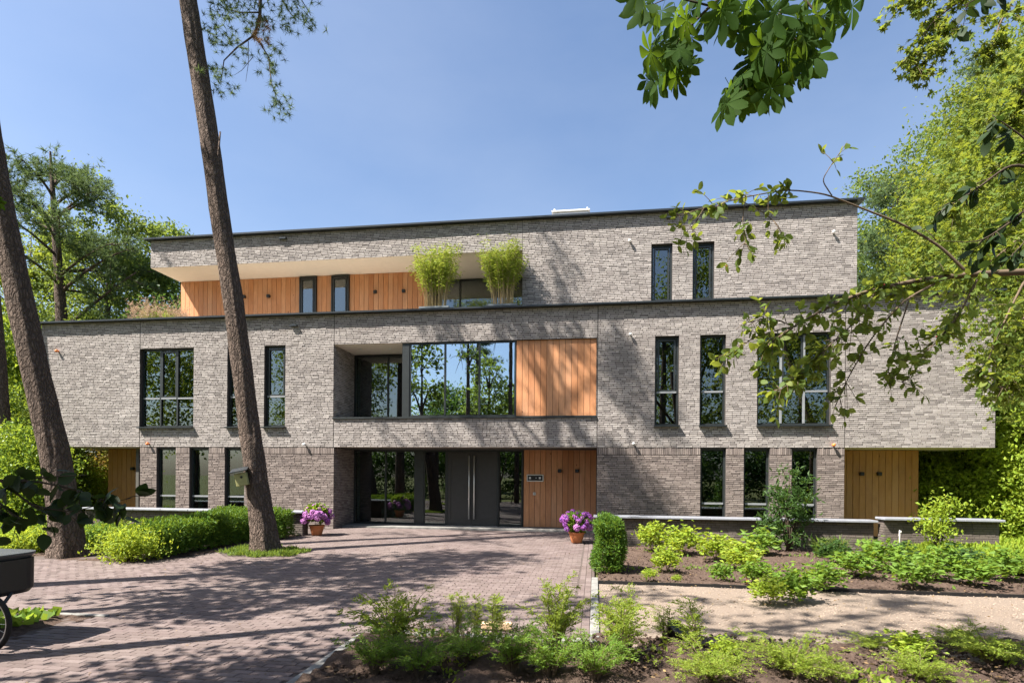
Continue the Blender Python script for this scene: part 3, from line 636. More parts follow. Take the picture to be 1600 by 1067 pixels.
# roof light
rl = MB(); a = FP(864, 336, 3); b = FP(920, 333, 3); rl.bbox(a[0], b[0], 2.9, 4.2, 10.6, 11.84, .02); r_ = rl.build('roof_light', M['steel'], bld)
m = MB(); m.box(a[0] - .04, b[0] + .04, 2.82, 4.3, 11.844, 11.89); m.build('roof_light_cover', M['white'], r_)
for x in (a[0] + .06, b[0] - .06): m = MB(); m.box(x - .03, x + .03, 2.9, 3.0, 11.89, 11.98); m.build('bracket', M['white'], r_)
# wall fittings
def lamp(x, Y, z):
    m = MB(); m.bbox(x - .065, x + .065, Y - .13, Y - .02, z - .06, z + .06, .012); m.box(x - .05, x + .05, Y - .02, Y + .0, z - .045, z + .045); m.build('wall_lamp', M['black'], bld)
for u, v in ((382, 464), (420, 463), (586.5, 456.5), (631, 455)):
    p = FP(u, v, YW - .05); lamp(p[0], YW - .012, p[2])
for u, v in ((874.5, 735.5), (901.5, 735.5)):
    p = FP(u, v, 1.6); lamp(p[0], 1.658, p[2])
for u, v in ((207, 732), (1346.5, 740), (1374, 740)):
    p = FP(u, v, YE - .1); lamp(p[0], YE - .03, p[2])
def spot(u, v, Y, mat):
    p = FP(u, v, Y - .1); m = MB(); m.tube([(p[0], Y - .006, p[2]), (p[0], Y - .06, p[2])], .028, 10); m.lathe([(.0, -.05), (.04, -.035), (.052, 0), (.04, .035), (0, .05)], 12, (p[0], Y - .10, p[2])); m.build('wall_sensor', M[mat], bld, True)
for u, v in ((88, 548), (230, 693), (1303, 695)): spot(u, v, 0, 'orange')
for u, v in ((985, 522), (475, 694), (990, 693)): spot(u, v, 0, 'white')
for u, v in ((984, 376), (1303, 362)): spot(u, v, YT, 'white')
for u, v, Y in ((442, 372, YT), (1047, 339, YT), (459, 508, 0)):
    p = FP(u, v, Y - .06); m = MB(); m.box(p[0] - .13, p[0] + .13, Y - .12, Y - .002, p[2] - .04, p[2] + .01); m.build('overflow_spout', M['coping'], bld)
# intercom and bell
p0, p1 = FP(823, 752, 1.65), FP(849.5, 741, 1.65); ic = MB(); ic.bbox(p0[0], p1[0], 1.615, 1.66, p0[2], p1[2], .008); icm = ic.build('intercom', M['steel'], bld)
m = MB(); m.box(p0[0] + .035, p1[0] - .035, 1.609, 1.614, p0[2] + .035, p1[2] - .035); m.build('screen', M['black'], icm)
for fx, sz in ((.2, .035), (.56, .015), (.78, .035)):
    x = p0[0] + (p1[0] - p0[0]) * fx; z = (p0[2] + p1[2]) / 2; m = MB(); m.box(x - sz, x + sz, 1.602, 1.608, z - sz, z + sz); m.build('button', M['white'], icm)
p = FP(835, 771, 1.65); m = MB(); m.bbox(p[0] - .05, p[0] + .05, 1.63, 1.66, p[2] - .05, p[2] + .05, .006); bl = m.build('bell_plate', M['steel'], bld); m = MB(); m.box(p[0] - .016, p[0] + .016, 1.622, 1.629, p[2] - .016, p[2] + .016); m.build('button', M['black'], bl)

# ------------------------------------------------------------------ garden walls
def garden_wall(x0, x1, Y, top, label, cap_label, nsingle, seed, thick=.32):
    root = empty('garden_wall', ((x0 + x1) / 2, Y, 0)); root.location = (0, 0, 0); tag(root, label, 'wall')
    m = MB(); m.box(x0, x1, Y, Y + thick, -.1, top); core = m.build('masonry', M['mortar'], root)
    B = lay([(x0, x1, -.05, top)], [], .225, .0625, .009, seed)
    o = np.argsort(B[:, 2] * -1 + 0 * B[:, 0], kind='stable'); pick = o[:nsingle] if nsingle else []
    mk = np.zeros(len(B), bool); mk[pick] = True
    single_pieces('brick', B[mk], Y, M['garden_brick'], core, (.005, .014))
    if (~mk).any(): tag(obj('brickwork', piece_mesh('brickwork', B[~mk], (0, Y, 0), (1, 0, 0), (0, 0, 1), (0, -1, 0), M['garden_brick']), core), kind='stuff')
    for s, xe in ((-1, x0), (1, x1)):
        Be = lay([(0, thick, -.05, top)], [], .225, .0625, .009, seed + 5)
        tag(obj('brickwork', piece_mesh('brickwork', Be, (xe, Y, 0), (0, 1, 0), (0, 0, 1), (s, 0, 0), M['garden_brick']), core), kind='stuff')
    m = MB(); n = max(1, round((x1 - x0) / 1.0)); s = (x1 - x0 + .12) / n
    for i in range(n):
        mm = MB(); mm.bbox(x0 - .06 + i * s + .002, x0 - .06 + (i + 1) * s - .002, Y - .15, Y + thick + .05, top + .002, top + .058 + random.uniform(0, .002), .008); cp = mm.build('cap_stone', M['stone_cap'], root)
garden_wall(.02, 7.30, -2.44, .735, 'low dark brick garden wall with bluestone cap right of the entrance', '', 300, 21)
garden_wall(7.42, 10.1, -2.75, .83, 'short stepped brick garden wall in front of the right cedar boards', '', 220, 22)
garden_wall(-16.4, -8.86, -2.34, .70, 'low brick garden wall with bluestone cap behind the yew hedge', '', 220, 23)
m = MB(); m.bbox(7.38, 8.4, -3.45, -2.95, -.04, .06, .01); tag(m.build('paving_slab', M['concrete']), 'pale concrete slab at the step of the right garden walls', 'slab')

# ================================================================== VEGETATION
def leaves(name, C, D, S, mat, wid=.5, fold=.15, droop=0.):
    """kite leaves: C centres (base), D directions, S lengths"""
    n = len(C); D = D / (np.linalg.norm(D, axis=1, keepdims=True) + 1e-9)
    R = rng.normal(size=(n, 3)); P = np.cross(D, R); P /= np.linalg.norm(P, axis=1, keepdims=True) + 1e-9; N = np.cross(P, D)
    S = S[:, None]; mid = C + D * S * .45
    V = np.stack([C, mid + P * S * wid / 2 + N * S * fold, C + D * S - N * S * droop, mid - P * S * wid / 2 + N * S * fold], 1)
    Fc = np.array([[0, 1, 2], [0, 2, 3]])
    return np_mesh(name, V.reshape(-1, 3), (Fc[None] + np.arange(n)[:, None, None] * 4).reshape(-1, 3), mat)
def sph(n): 
    v = rng.normal(size=(n, 3)); return v / np.linalg.norm(v, axis=1, keepdims=True)
def bez(p0, p1, p2, n=7):
    p0, p1, p2 = (np.array(q, float) for q in (p0, p1, p2)); t = np.linspace(0, 1, n)[:, None]
    return list((1 - t) ** 2 * p0 + 2 * t * (1 - t) * p1 + t * t * p2)
def crown_points(cs, n, per, spread):
    """leaf positions: clumps spread through lumpy ellipsoids cs = [(centre, radii)]"""
    vols = np.array([c[1][0] * c[1][1] * c[1][2] for c in cs]); vols = vols / vols.sum(); out = []
    for (c, r), f in zip(cs, vols):
        k = max(3, int(n * f / per)); d = sph(k); rad = rng.uniform(.35, 1.0, k) ** .45
        cl = np.array(c) + d * rad[:, None] * np.array(r) * (1 + .18 * np.sin(d[:, :1] * 7 + d[:, 2:] * 9))
        sp = spread * rng.uniform(.6, 1.4, k)
        pts = cl[:, None] + rng.normal(size=(k, per, 3)) * sp[:, None, None] * np.array([1, 1, .6])
        out.append(pts.reshape(-1, 3))
    return np.concatenate(out)
def tree(name, label, cat, base, trunk_h, r0, lobes, n, size, mat, per=26, spread=.45, group=None, bark='bark', lean=(0, 0), wid=.6):
    root = empty(name, base); tag(root, label, cat, group)
    b = np.array([0, 0, -.1]); topc = np.mean([l[0] for l in lobes], axis=0)
    tp = np.array([lean[0], lean[1], trunk_h]); m = MB()
    pts = bez(b, (lean[0] * .3, lean[1] * .3, trunk_h * .5), tp, 9); m.tube(pts, list(np.linspace(r0 * 1.15, r0 * .55, 9)), 12)
    for c, r in lobes:
        c = np.array(c, float)
        m.tube(bez(tp - [0, 0, trunk_h * .1 * random.random()], (tp + c) / 2 + np.array([0, 0, r[2] * .2]), c, 7), list(np.linspace(r0 * .42, r0 * .12, 7)), 8)
        for _ in range(5):
            d = sph(1)[0]; e = c + d * np.array(r) * .85; st = tp + (c - tp) * random.uniform(.5, 1)
            m.tube(bez(st, (st + e) / 2 + [0, 0, .3], e, 6), list(np.linspace(r0 * .16, r0 * .03, 6)), 5)
    m.build('trunk', M[bark], root, True)
    P = crown_points(lobes, n, per, spread); D = sph(len(P)) * .8 + np.array([0, 0, -.25])
    S = size * rng.uniform(.45, 1.45, len(P)); obj('crown', leaves('crown', P, D, S, M[mat], wid), root); return root
def needles(C, D, L, W, per):
    """tufts: per thin triangles round each centre"""
    n = len(C); C = np.repeat(C, per, 0); D = np.repeat(D, per, 0) * .55 + sph(n * per); D /= np.linalg.norm(D, axis=1, keepdims=True)
    P = np.cross(D, sph(len(D))); P /= np.linalg.norm(P, axis=1, keepdims=True) + 1e-9; l = L * rng.uniform(.6, 1.15, len(D))[:, None]
    V = np.stack([C - P * W, C + P * W, C + D * l], 1).reshape(-1, 3); return V, np.arange(len(V)).reshape(-1, 3)
def limb_tufts(m, p0, p1, r, rise, nsub, sublen, spread=.5):
    """one curved pine limb with side twigs; returns tuft centres + directions"""
    p0, p1 = np.array(p0, float), np.array(p1, float); mid = (p0 + p1) / 2 + np.array([random.uniform(-.3, .3), random.uniform(-.3, .3), rise]); pts = bez(p0, mid, p1, 9)
    m.tube(pts, list(np.linspace(r, r * .25, 9)), 6); C, D = [], []; ax = (p1 - p0) / np.linalg.norm(p1 - p0)
    for i in range(nsub):
        t = random.uniform(.4, 1.0); q = pts[min(8, int(t * 8))]; d = ax * .6 + sph(1)[0] * .9; d[2] = d[2] * .5 + .12; d /= np.linalg.norm(d); ln = sublen * random.uniform(.5, 1.2)
        e = q + d * ln; sp = bez(q, (q + e) / 2 + [0, 0, -.06 * ln], e + [0, 0, .05], 4); m.tube(sp, [r * .2, r * .16, r * .12, r * .06], 4)
        for k in range(9):
            tt = random.uniform(.3, 1.05); c = q + (e - q) * tt + rng.normal(size=3) * spread * .22; C.append(c); D.append(d * .7 + [0, 0, .5])
    return C, D
def pine(name, label, base, pts, radii, limbs, tuft=(.15, .009, 16), seed=1, group=None, sub=(12, .9), stubs=(), noise=True):
    """pts: trunk axis relative to base"""
    random.seed(seed); root = empty(name, base); tag(root, label, 'tree', group)
    # trunk with ridged bark
    A = np.array(pts, float); t = np.linspace(0, len(A) - 1, 90); i = np.minimum(t.astype(int), len(A) - 2); fr = (t - i)[:, None]
    P = A[i] * (1 - fr) + A[i + 1] * fr
    for _ in range(6): P[1:-1] = (P[:-2] + 2 * P[1:-1] + P[2:]) / 4
    rr = np.interp(t, np.arange(len(radii)), radii); seg = 36; th = np.linspace(0, 2 * math.pi, seg, endpoint=False); V = []
    jit = rng.uniform(-1, 1, (90, seg)); jit = (jit + np.roll(jit, 1, 0) + np.roll(jit, 2, 0)) / 2
    for k in range(90):
        rad = rr[k] * (1 + .20 * math.exp(-max(P[k, 2], 0) / .22) * (.7 + .5 * np.sin(th * 5 + 1) + .25 * np.sin(th * 3))) * (1 + .055 * jit[k] + .03 * np.sin(th * 5 + k * .15) + .02 * np.sin(th * 9 - k * .3))
        V.append(np.stack([P[k, 0] + rad * np.cos(th), P[k, 1] + rad * np.sin(th), np.full(seg, P[k, 2])], 1))
    V = np.concatenate(V); q = np.arange(89 * seg); a = q // seg * seg + q % seg; b = q // seg * seg + (q + 1) % seg
    obj('trunk', np_mesh('trunk', V, np.stack([a, b, b + seg, a + seg], 1), M['bark'], True), root)
    m = MB(); C, D = [], []
    for (h, e, r) in limbs:
        k = int(np.argmin(np.abs(P[:, 2] - h))); c, d = limb_tufts(m, P[k], np.array(e, float), r, random.uniform(.1, .6), *sub); C += c; D += d
    for (h, e) in stubs:
        k = int(np.argmin(np.abs(P[:, 2] - h))); m.tube([P[k], np.array(e, float)], [.03, .02], 5)
    if m.v: tag(m.build('branches', M['bark'], root, True), kind='stuff')
    if C:
        Vn, Fn = needles(np.array(C), np.array(D), *tuft); obj('crown', np_mesh('crown', Vn, Fn, M['needle']), root)
    return root, P
# ---- the two pines in front
bm = GP(415, 862); dm_ = (bm - CAM) @ AX_F
def rel(u, v, dep, base): return DP(u, v, dep) - np.array(base)
pts = [(0, 0, -.15)] + [rel(u, v, dm_ + dd, bm) for u, v, dd in ((411, 820, 0), (400, 740, 0), (386, 640, .05), (368, 500, .1), (347, 360, .15), (325, 200, .2), (308, 90, .2), (291, -20, .2), (276, -160, .3), (268, -300, .4), (266, -500, .5))]
pts[0] = np.array((0.03, 0, -.15)); rad = [.33, .29, .258, .24, .228, .222, .216, .21, .2, .17, .12, .06]
tp = pts[-2]
limbs = [(h, (pts[9][0] + math.cos(a) * l, pts[9][1] + math.sin(a) * l, h + dz), .07) for h, a, l, dz in ((14.8, .2, 3.2, .8), (15.4, 1.6, 2.6, .9), (15.8, 3.3, 2.8, .7), (16.2, 4.6, 2.8, .6), (16.7, .6, 3.4, .9), (17.2, 2.4, 2.8, 1.0), (17.7, 5.4, 3.0, .9), (18.2, 3.9, 2.6, .8), (18.7, .1, 3.0, .9), (19.2, 1.9, 2.4, .8), (15.2, 5.7, 3.4, .5), (19.7, 4.4, 2.4, .8), (20.2, .9, 2.4, .8), (20.7, 2.9, 2.0, .8), (21.1, 5.6, 1.8, .6), (16.3, 5.0, 3.6, .3), (18.0, .9, 3.2, .5), (19.0, 5.2, 2.8, .6))]
mid_pine, MP = pine('pine_tree', 'tall leaning pine in front of the facade with a nest box on its trunk', bm, pts, rad, limbs, tuft=(.17, .012, 15), sub=(19, 1.0), seed=3, stubs=[(8.9, rel(344, 206, dm_, bm)), (8.9, rel(316, 210, dm_ - .2, bm))])
# the low bough of that pine which hangs into the picture at the top
m = MB(); C, D = [], []
dB = dm_ + .3
def bough(px, r0, r1):
    P_ = [rel(u, v, dB + k, bm) for u, v, k in px]; m.tube(P_, list(np.linspace(r0, r1, len(P_))), 6); return P_
bough([(286, -110, 0), (360, -95, .1), (408, -40, .1), (406, 25, .1), (398, 55, 0)], .07, .03)
bough([(398, 55, 0), (370, 75, .1), (350, 95, .1), (345, 130, .2)], .025, .008); bough([(398, 55, 0), (420, 90, -.1), (424, 130, -.1), (436, 165, -.1)], .022, .007)
bough([(405, 20, 0), (375, 20, .2), (345, 12, .3)], .022, .008); bough([(406, -30, 0), (440, 0, .1), (460, 30, .2)], .025, .008); bough([(420, -40, 0), (465, -10, .2), (486, 25, .2)], .022, .008)
bough([(388, 65, 0), (388, 100, 0), (384, 128, 0)], .01, .003); bough([(395, 90, 0), (378, 110, 0), (366, 118, 0)], .008, .003)
for (u, v, s, n) in ((345, 60, 14, 26), (340, 110, 12, 22), (350, 135, 10, 14), (365, 30, 22, 40), (340, 15, 16, 26), (395, 10, 22, 36), (385, 80, 16, 14), (425, 80, 12, 16), (424, 105, 9, 12), (430, 135, 6, 5), (436, 160, 11, 18), (445, 175, 7, 8), (450, 10, 18, 26), (470, 25, 13, 18), (482, 40, 8, 9), (448, 45, 7, 7), (375, -25, 26, 40), (440, -30, 26, 40), (415, 40, 14, 16)):
    for _ in range(n):
        C.append(rel(u + random.gauss(0, s), v + random.gauss(0, s * .8), dB + random.gauss(0, .35), bm)); D.append(np.array((random.gauss(0, .5), random.gauss(0, .5), -.1)))
m.build('bough', M['bark'], mid_pine, True)
Vn, Fn = needles(np.array(C), np.array(D), .16, .007, 22); obj('bough_needles', np_mesh('bough_needles', Vn, Fn, M['needle']), mid_pine)
C = [rel(408 + random.gauss(0, 9), 52 + random.gauss(0, 11), dB + random.gauss(0, .15), bm) for _ in range(26)]
Vn, Fn = needles(np.array(C), np.array([(0, 0, -.3)] * 26), .15, .007, 22); o = obj('dead_needles', np_mesh('dead_needles', Vn, Fn, M['needle_dead']), mid_pine); o['label'] = 'brown dead needles on the hanging bough'
bl_ = GP(108, 868); dl = (bl_ - CAM) @ AX_F
pts = [np.array((0, 0, -.15))] + [rel(u, v, dl, bl_) for u, v in ((106, 840), (98, 780), (84, 700), (62, 610), (40, 510), (20, 410), (4, 330), (-12, 240), (-30, 130), (-44, 0), (-54, -160), (-60, -320), (-62, -560))]
rad = [.37, .325, .30, .287, .273, .26, .248, .238, .23, .215, .20, .17, .13, .06]
hx, hy = pts[10][0], pts[10][1]
limbs = [(h, (hx + math.cos(a) * l, hy + math.sin(a) * l, h + dz), .06) for h, a, l, dz in ((14.6, .1, 3.0, .8), (15.2, 1.2, 2.8, .9), (15.6, 3.2, 3.0, .5), (16.0, 5.2, 2.8, .8), (16.5, 2.2, 2.6, .9), (17.0, .7, 3.0, .9), (17.6, 4.2, 2.8, .6), (18.1, 5.9, 2.7, .9), (18.6, 2.9, 2.2, .8), (19.1, 1.5, 2.0, .8), (19.6, .1, 1.8, .8))]
pine('pine_tree', 'thick leaning pine at the left edge beside the planting bed', bl_, pts, rad, limbs, seed=5)
b3 = DP(8, 745, 21.); b3[2] = 0
pine('pine_tree', 'slender reddish pine trunk cut off by the left picture edge', b3, [(0, 0, -.1), (-.15, 0, 3), (-.35, 0, 6), (-.9, 0, 11), (-1.4, 0, 18), (-1.6, 0, 25)], [.30, .27, .25, .22, .17, .08], [(h, (-1 + math.cos(h * 2.4) * 2.4, math.sin(h * 2.4) * 2.4, h + .7), .05) for h in (20.2, 21, 21.8, 22.6, 23.4, 24.2)], seed=6)
# nest box on the middle pine
nb = empty('nest_box', DP(378, 748, dm_ - .34)); tag(nb, 'small pale green wooden nest box with sloping roof on the middle pine', 'nest box')
m = MB(); m.bbox(-.13, .13, -.10, .12, -.16, .14, .008); m.build('box', M['bird_wood'], nb)
m = MB(); m.v = [(-.20, -.17, .17), (.19, -.17, .17), (.19, .15, .26), (-.20, .15, .26), (-.20, -.17, .19), (.19, -.17, .19), (.19, .15, .28), (-.20, .15, .28)]; m.f = [(0, 3, 2, 1), (4, 5, 6, 7), (0, 1, 5, 4), (1, 2, 6, 5), (2, 3, 7, 6), (3, 0, 4, 7)]; m.build('roof', M['coping'], nb)
m = MB(); m.lathe([(.028, 0), (.028, .012), (0, .012)], 14); h_ = m.build('entry_hole', M['black'], nb); h_.rotation_euler = (math.pi / 2, 0, 0); h_.location = (.02, -.1, .04)
nb.rotation_euler = (0, -.22, .35)

# ---- trees behind the building
def at(u, v, d):
    p = DP(u, v, d); return p
def bg_tree(label, u, top, d, rx, n, size, mat, lob=None, trunk=.35, cat='tree', name='broadleaf_tree', group=None, low=.22, spread=.5, ry=None, per=200):
    """tree standing at depth d whose crown top shows at image height top"""
    b = at(u, 745, d); b[2] = 0; H = at(u, top, d)[2]; ry = ry or rx * .8
    L = [((0, 0, H * .62), (rx, ry, H * .26)), ((-rx * .45, 0, H * .48), (rx * .6, ry * .8, H * .2)), ((rx * .5, .3, H * .45), (rx * .6, ry * .8, H * .2)), ((rx * .1, -.4, H * .82), (rx * .6, ry * .6, H * .18)), ((-.1 * rx, .2, H * low), (rx * .7, ry * .7, H * .12))] if lob is None else lob(H)
    return tree(name, label, cat, b, H * .42, trunk, L, int(n * .85), size, mat, per=per, spread=spread * .95, group=group)
G1 = 'trees behind the left end of the building'
bg_tree('light green broadleaf tree peeking over the upper roof at left', 250, 345, 33, 3.4, 26000, .22, 'leaf_oak', group=G1)
bg_tree('broad green tree with visible limbs left of the roof terrace', 165, 300, 30, 4.4, 60000, .16, 'leaf_oak', group=G1, spread=.42)
bg_tree('sunlit yellow-green tree behind the left pines', 45, 330, 34, 4.6, 30000, .22, 'leaf_maple', group=G1)
bg_tree('low dark tree behind the parapet by the plume grass', 270, 455, 26, 2.4, 16000, .2, 'leaf_dark', group=G1)
bg_tree('dense shrubby tree at the far left edge', -60, 470, 26, 4.0, 26000, .2, 'leaf_laurel', group=G1)
# bushy pine crown at the left
bp = at(95, 745, 27); bp[2] = 0; H = at(70, 235, 27)[2]
lp = []
for k in range(16):
    t = random.random(); h = H * (.66 + .32 * t); a = random.uniform(0, 6.28); l = 3.4 * (1.15 - t) + .6; lp.append((h * .93, (math.cos(a) * l - .8 + 1.2 * (1 - t), math.sin(a) * l, h), .07))
lp += [(H * .5, (3.6, .3, H * .66), .10), (H * .45, (4.3, .4, H * .52), .09), (H * .6, (3.8, .0, H * .72), .08)]
pine('pine_tree', 'bushy dark pine crown rising behind the left end of the building', bp, [(0, 0, -.1), (.2, 0, H * .3), (-.1, 0, H * .6), (-.5, 0, H * .85), (-.7, 0, H)], [.32, .28, .22, .12, .04], lp, (.30, .016, 12), 8, sub=(14, 1.3))
# right side trees
G2 = 'trees beyond the right end of the building'
bg_tree('tall green oak beside the upper right corner of the building', 1440, 175, 27, 3.6, 76000, .15, 'leaf_oak', group=G2)
bg_tree('big maple with yellow-green leaves at the right edge', 1590, 30, 19, 3.6, 100000, .125, 'leaf_maple', group=G2, spread=.4)
bg_tree('darker broadleaf tree rising behind the maple at the right edge', 1560, 60, 30, 4.2, 60000, .17, 'leaf_oak', group=G2)
bg_tree('dark leafy tree under the maple beside the right brick corner', 1620, 420, 20, 3.0, 40000, .15, 'leaf_dark', group=G2, spread=.35, low=.45)
bp = at(1400, 745, 24); bp[2] = 0; H = at(1400, 290, 24)[2]
lp = [(H * t * .95, (math.cos(k * 2.4) * 2.2 * (1.2 - t), math.sin(k * 2.4) * 2.2 * (1.2 - t), H * t), .05) for k, t in enumerate(np.linspace(.45, 1, 20))]
pine('pine_tree', 'pale bushy pine right against the upper right brick corner', bp, [(0, 0, -.1), (.1, 0, H * .5), (0, 0, H)], [.28, .2, .05], lp, (.26, .014, 14), 9, group=G2, sub=(13, 1.0))
bp = at(1560, 745, 25); bp[2] = 0; H = at(1545, 110, 25)[2]
lp = [(H * t * .96, (-.6 + math.cos(k * 2.4) * 2.4 * (1.25 - t), math.sin(k * 2.4) * 2.4 * (1.25 - t), H * t), .05) for k, t in enumerate(np.linspace(.5, 1, 22))]
pine('pine_tree', 'tall grey-green pine behind the maple at the upper right', bp, [(0, 0, -.1), (.1, 0, H * .5), (-.4, 0, H)], [.3, .22, .05], lp, (.28, .015, 14), 10, group=G2, sub=(13, 1.1))

def bush(name, label, base, lobes, n, size, mat, cat='shrub', wid=.55, per=22, spread=.16, group=None, stem=True, core=None):
    root = empty(name, base); tag(root, label, cat, group)
    if stem:
        m = MB()
        for c, r in lobes:
            for _ in range(3):
                e = np.array(c) + sph(1)[0] * np.array(r) * .6; m.tube(bez((random.uniform(-.05, .05), random.uniform(-.05, .05), -.04), (e[0] * .4, e[1] * .4, e[2] * .6), e, 5), [.02, .016, .012, .009, .005], 5)
        m.build('stems', M['twig_dark'], root, True)
    P = crown_points(lobes, n, per, spread); P[:, 2] = np.abs(P[:, 2]) + .01
    D = sph(len(P)) + np.array([0, 0, .25]); obj('foliage', leaves('foliage', P, D, size * rng.uniform(.65, 1.3, len(P)), M[mat], wid), root); return root
# laurel hedge mass beyond the right end
for u, d, h, lab, mt in ((1490, 19.5, 2.7, 'glossy green laurel bush right of the cedar end wall', 'leaf_lime'), (1545, 20, 3.3, 'sunny laurel bush below the right brick corner', 'leaf_laurel'), (1610, 18, 4.6, 'tall yellow-green hedge bush at the right picture edge', 'leaf_lime'), (1580, 23, 5.6, 'high clipped green hedge behind the laurels at right', 'leaf_laurel'), (1430, 25, 3.2, 'laurel seen under the right overhang beside the cedar boards', 'leaf_lime')):  # bright lime leaves stand in for sunlight that misses these laurels
    b = at(u, 745, d); b[2] = 0
    bush('laurel_bush', lab, b, [((0, 0, h * .55), (1.5, 1.2, h * .5)), ((-.9, -.3, h * .35), (1.0, .9, h * .36)), ((.9, -.2, h * .4), (1.1, .9, h * .4)), ((.1, -.6, h * .22), (1.3, .8, h * .24))], 17000, .13, mt, spread=.2, group='laurels beyond the right end')
for u, d, h, lab, mt in ((150, 27, 2.9, 'bright bush with bronze tips seen under the left overhang', 'leaf_red'), (105, 25, 2.5, 'yellow-green bush behind the left pine trunk', 'leaf_lime'), (40, 20, 3.4, 'light green shrub left of the thick pine', 'leaf_laurel'), (75, 24, 5.2, 'tall green shrub behind the two left trunks', 'leaf_oak'), (-20, 22, 5.5, 'tall shrub at the left picture edge', 'leaf_laurel'), (190, 31, 3.2, 'dark shrub deep under the left overhang', 'leaf_dark')):
    b = at(u, 745, d); b[2] = 0
    bush('garden_shrub', lab, b, [((0, 0, h * .55), (1.4, 1.1, h * .5)), ((-.8, -.3, h * .35), (.9, .8, h * .36)), ((.8, -.2, h * .4), (.9, .8, h * .4))], 13000, .13, mt, spread=.22, group='shrubs beyond the left end')
def shrub_px(name, label, u, v, h, w_, n, size, mat, cat='shrub', **kw):
    b = GP(u, v); return bush(name, label, b, [((0, 0, h * .6), (w_ / 2, w_ / 2, h * .42)), ((-w_ * .25, -.05, h * .4), (w_ * .3, w_ * .3, h * .3)), ((w_ * .25, .05, h * .42), (w_ * .3, w_ * .3, h * .3))], n, size, mat, cat, **kw)
# hedges
def hedge(label, segs, n, size, mat='leaf_yew', h=.9):
    """segs: boxes (x0,x1,y0,y1,h) of one clipped hedge"""
    a = segs[0]; root = empty('yew_hedge', ((a[0] + a[1]) / 2, (a[2] + a[3]) / 2, 0)); tag(root, label, 'hedge'); o = np.array(root.location)
    m = MB()
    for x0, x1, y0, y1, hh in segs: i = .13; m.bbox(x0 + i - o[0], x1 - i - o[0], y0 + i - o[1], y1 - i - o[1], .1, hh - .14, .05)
    m.build('hedge_core', M['leaf_dark'], root)  # added dark core box closing the view through the leaves
    Pn, Dn = [], []
    ar = [2 * ((s[1] - s[0]) + (s[3] - s[2])) * s[4] + (s[1] - s[0]) * (s[3] - s[2]) for s in segs]
    for s, q in zip(segs, ar):
        k = int(n * q / sum(ar)); x0, x1, y0, y1, hh = s; lx, ly = x1 - x0, y1 - y0
        fa = np.array([lx * hh, lx * hh, ly * hh, ly * hh, lx * ly]); f = rng.choice(5, k, p=fa / fa.sum()); U, W_ = rng.uniform(0, 1, k), rng.uniform(0, 1, k)
        X = np.where(f < 2, x0 + U * lx, np.where(f == 2, x0, np.where(f == 3, x1, x0 + U * lx))); Y = np.where(f == 0, y0, np.where(f == 1, y1, np.where(f == 4, y0 + W_ * ly, y0 + U * ly))); Z = np.where(f < 4, .05 + W_ * (hh - .05), hh)
        nr = np.array([(0, -1, 0), (0, 1, 0), (-1, 0, 0), (1, 0, 0), (0, 0, 1)])[f]
        dpt = rng.uniform(-.12, .06, k) + .05 * np.sin(X * 9 + Z * 6) + .03 * np.sin(Y * 13 + Z * 11)
        P = np.stack([X, Y, Z], 1) + nr * dpt[:, None]; Pn.append(P); Dn.append(nr * .8 + sph(k) * .8 + np.array([0, 0, .35]))
    P = np.concatenate(Pn) - o; P[:, 2] = np.maximum(P[:, 2], .02); obj('foliage', leaves('foliage', P, np.concatenate(Dn), size * rng.uniform(.6, 1.4, len(P)), M[mat], .36), root)
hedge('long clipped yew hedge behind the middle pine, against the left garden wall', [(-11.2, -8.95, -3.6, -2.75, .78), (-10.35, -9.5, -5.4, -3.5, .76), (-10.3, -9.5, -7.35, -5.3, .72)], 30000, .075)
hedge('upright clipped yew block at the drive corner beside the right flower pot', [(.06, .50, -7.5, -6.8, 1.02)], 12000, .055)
shrub_px('garden_shrub', 'yellow-green shrub at the near end of the long yew hedge', 205, 876, .62, .9, 3600, .075, 'leaf_lime')
shrub_px('garden_shrub', 'small green shrub between the thick pine and the hedge', 165, 858, .55, 1.1, 3600, .085, 'leaf_bed')
shrub_px('garden_shrub', 'lime green low shrub left of the thick pine base', 45, 862, .45, 1.2, 4000, .08, 'leaf_lime')
shrub_px('garden_shrub', 'yellow-green perennial clump behind the bicycle box', 70, 850, .6, 1.2, 4000, .08, 'leaf_bed')
def grass_tuft(label, base, n, h, r, mat='grass_leaf', name='ornamental_grass', plume=None, group=None, width=.008):
    root = empty(name, base); tag(root, label, 'grass', group); a = rng.uniform(0, 6.28, n); rr = r * np.sqrt(rng.uniform(0, 1, n)) * .35
    b = np.stack([rr * np.cos(a), rr * np.sin(a), np.full(n, -.02)], 1); hh = h * rng.uniform(.55, 1.1, n); ln = rng.uniform(.3, 1, n) * r
    mid = b + np.stack([np.cos(a) * ln * .35, np.sin(a) * ln * .35, hh * .75], 1); tip = b + np.stack([np.cos(a) * ln, np.sin(a) * ln, hh * rng.uniform(.7, 1, n)], 1)
    p = np.stack([-np.sin(a), np.cos(a), np.zeros(n)], 1) * width
    V = np.stack([b - p, b + p, mid + p * .8, mid - p * .8, tip], 1).reshape(-1, 3); i = np.arange(n)[:, None] * 5
    Fc = np.concatenate([i + [0, 1, 2], i + [0, 2, 3], i + [3, 2, 4]]); obj('blades', np_mesh('blades', V, Fc, M[mat]), root)
    if plume:
        k = plume; t = tip[:k] + np.array([0, 0, .12]); Vn, Fn = needles(np.repeat(t, 6, 0) + rng.normal(size=(k * 6, 3)) * [.03, .03, .12], np.tile([(0, 0, 1.)], (k * 6, 1)), .1, .006, 6); obj('plumes', np_mesh('plumes', Vn, Fn, M['plume']), root)
    return root
grass_tuft('green grassy tuft between the hedge and the left garden wall', GP(185, 830), 260, .7, .5)
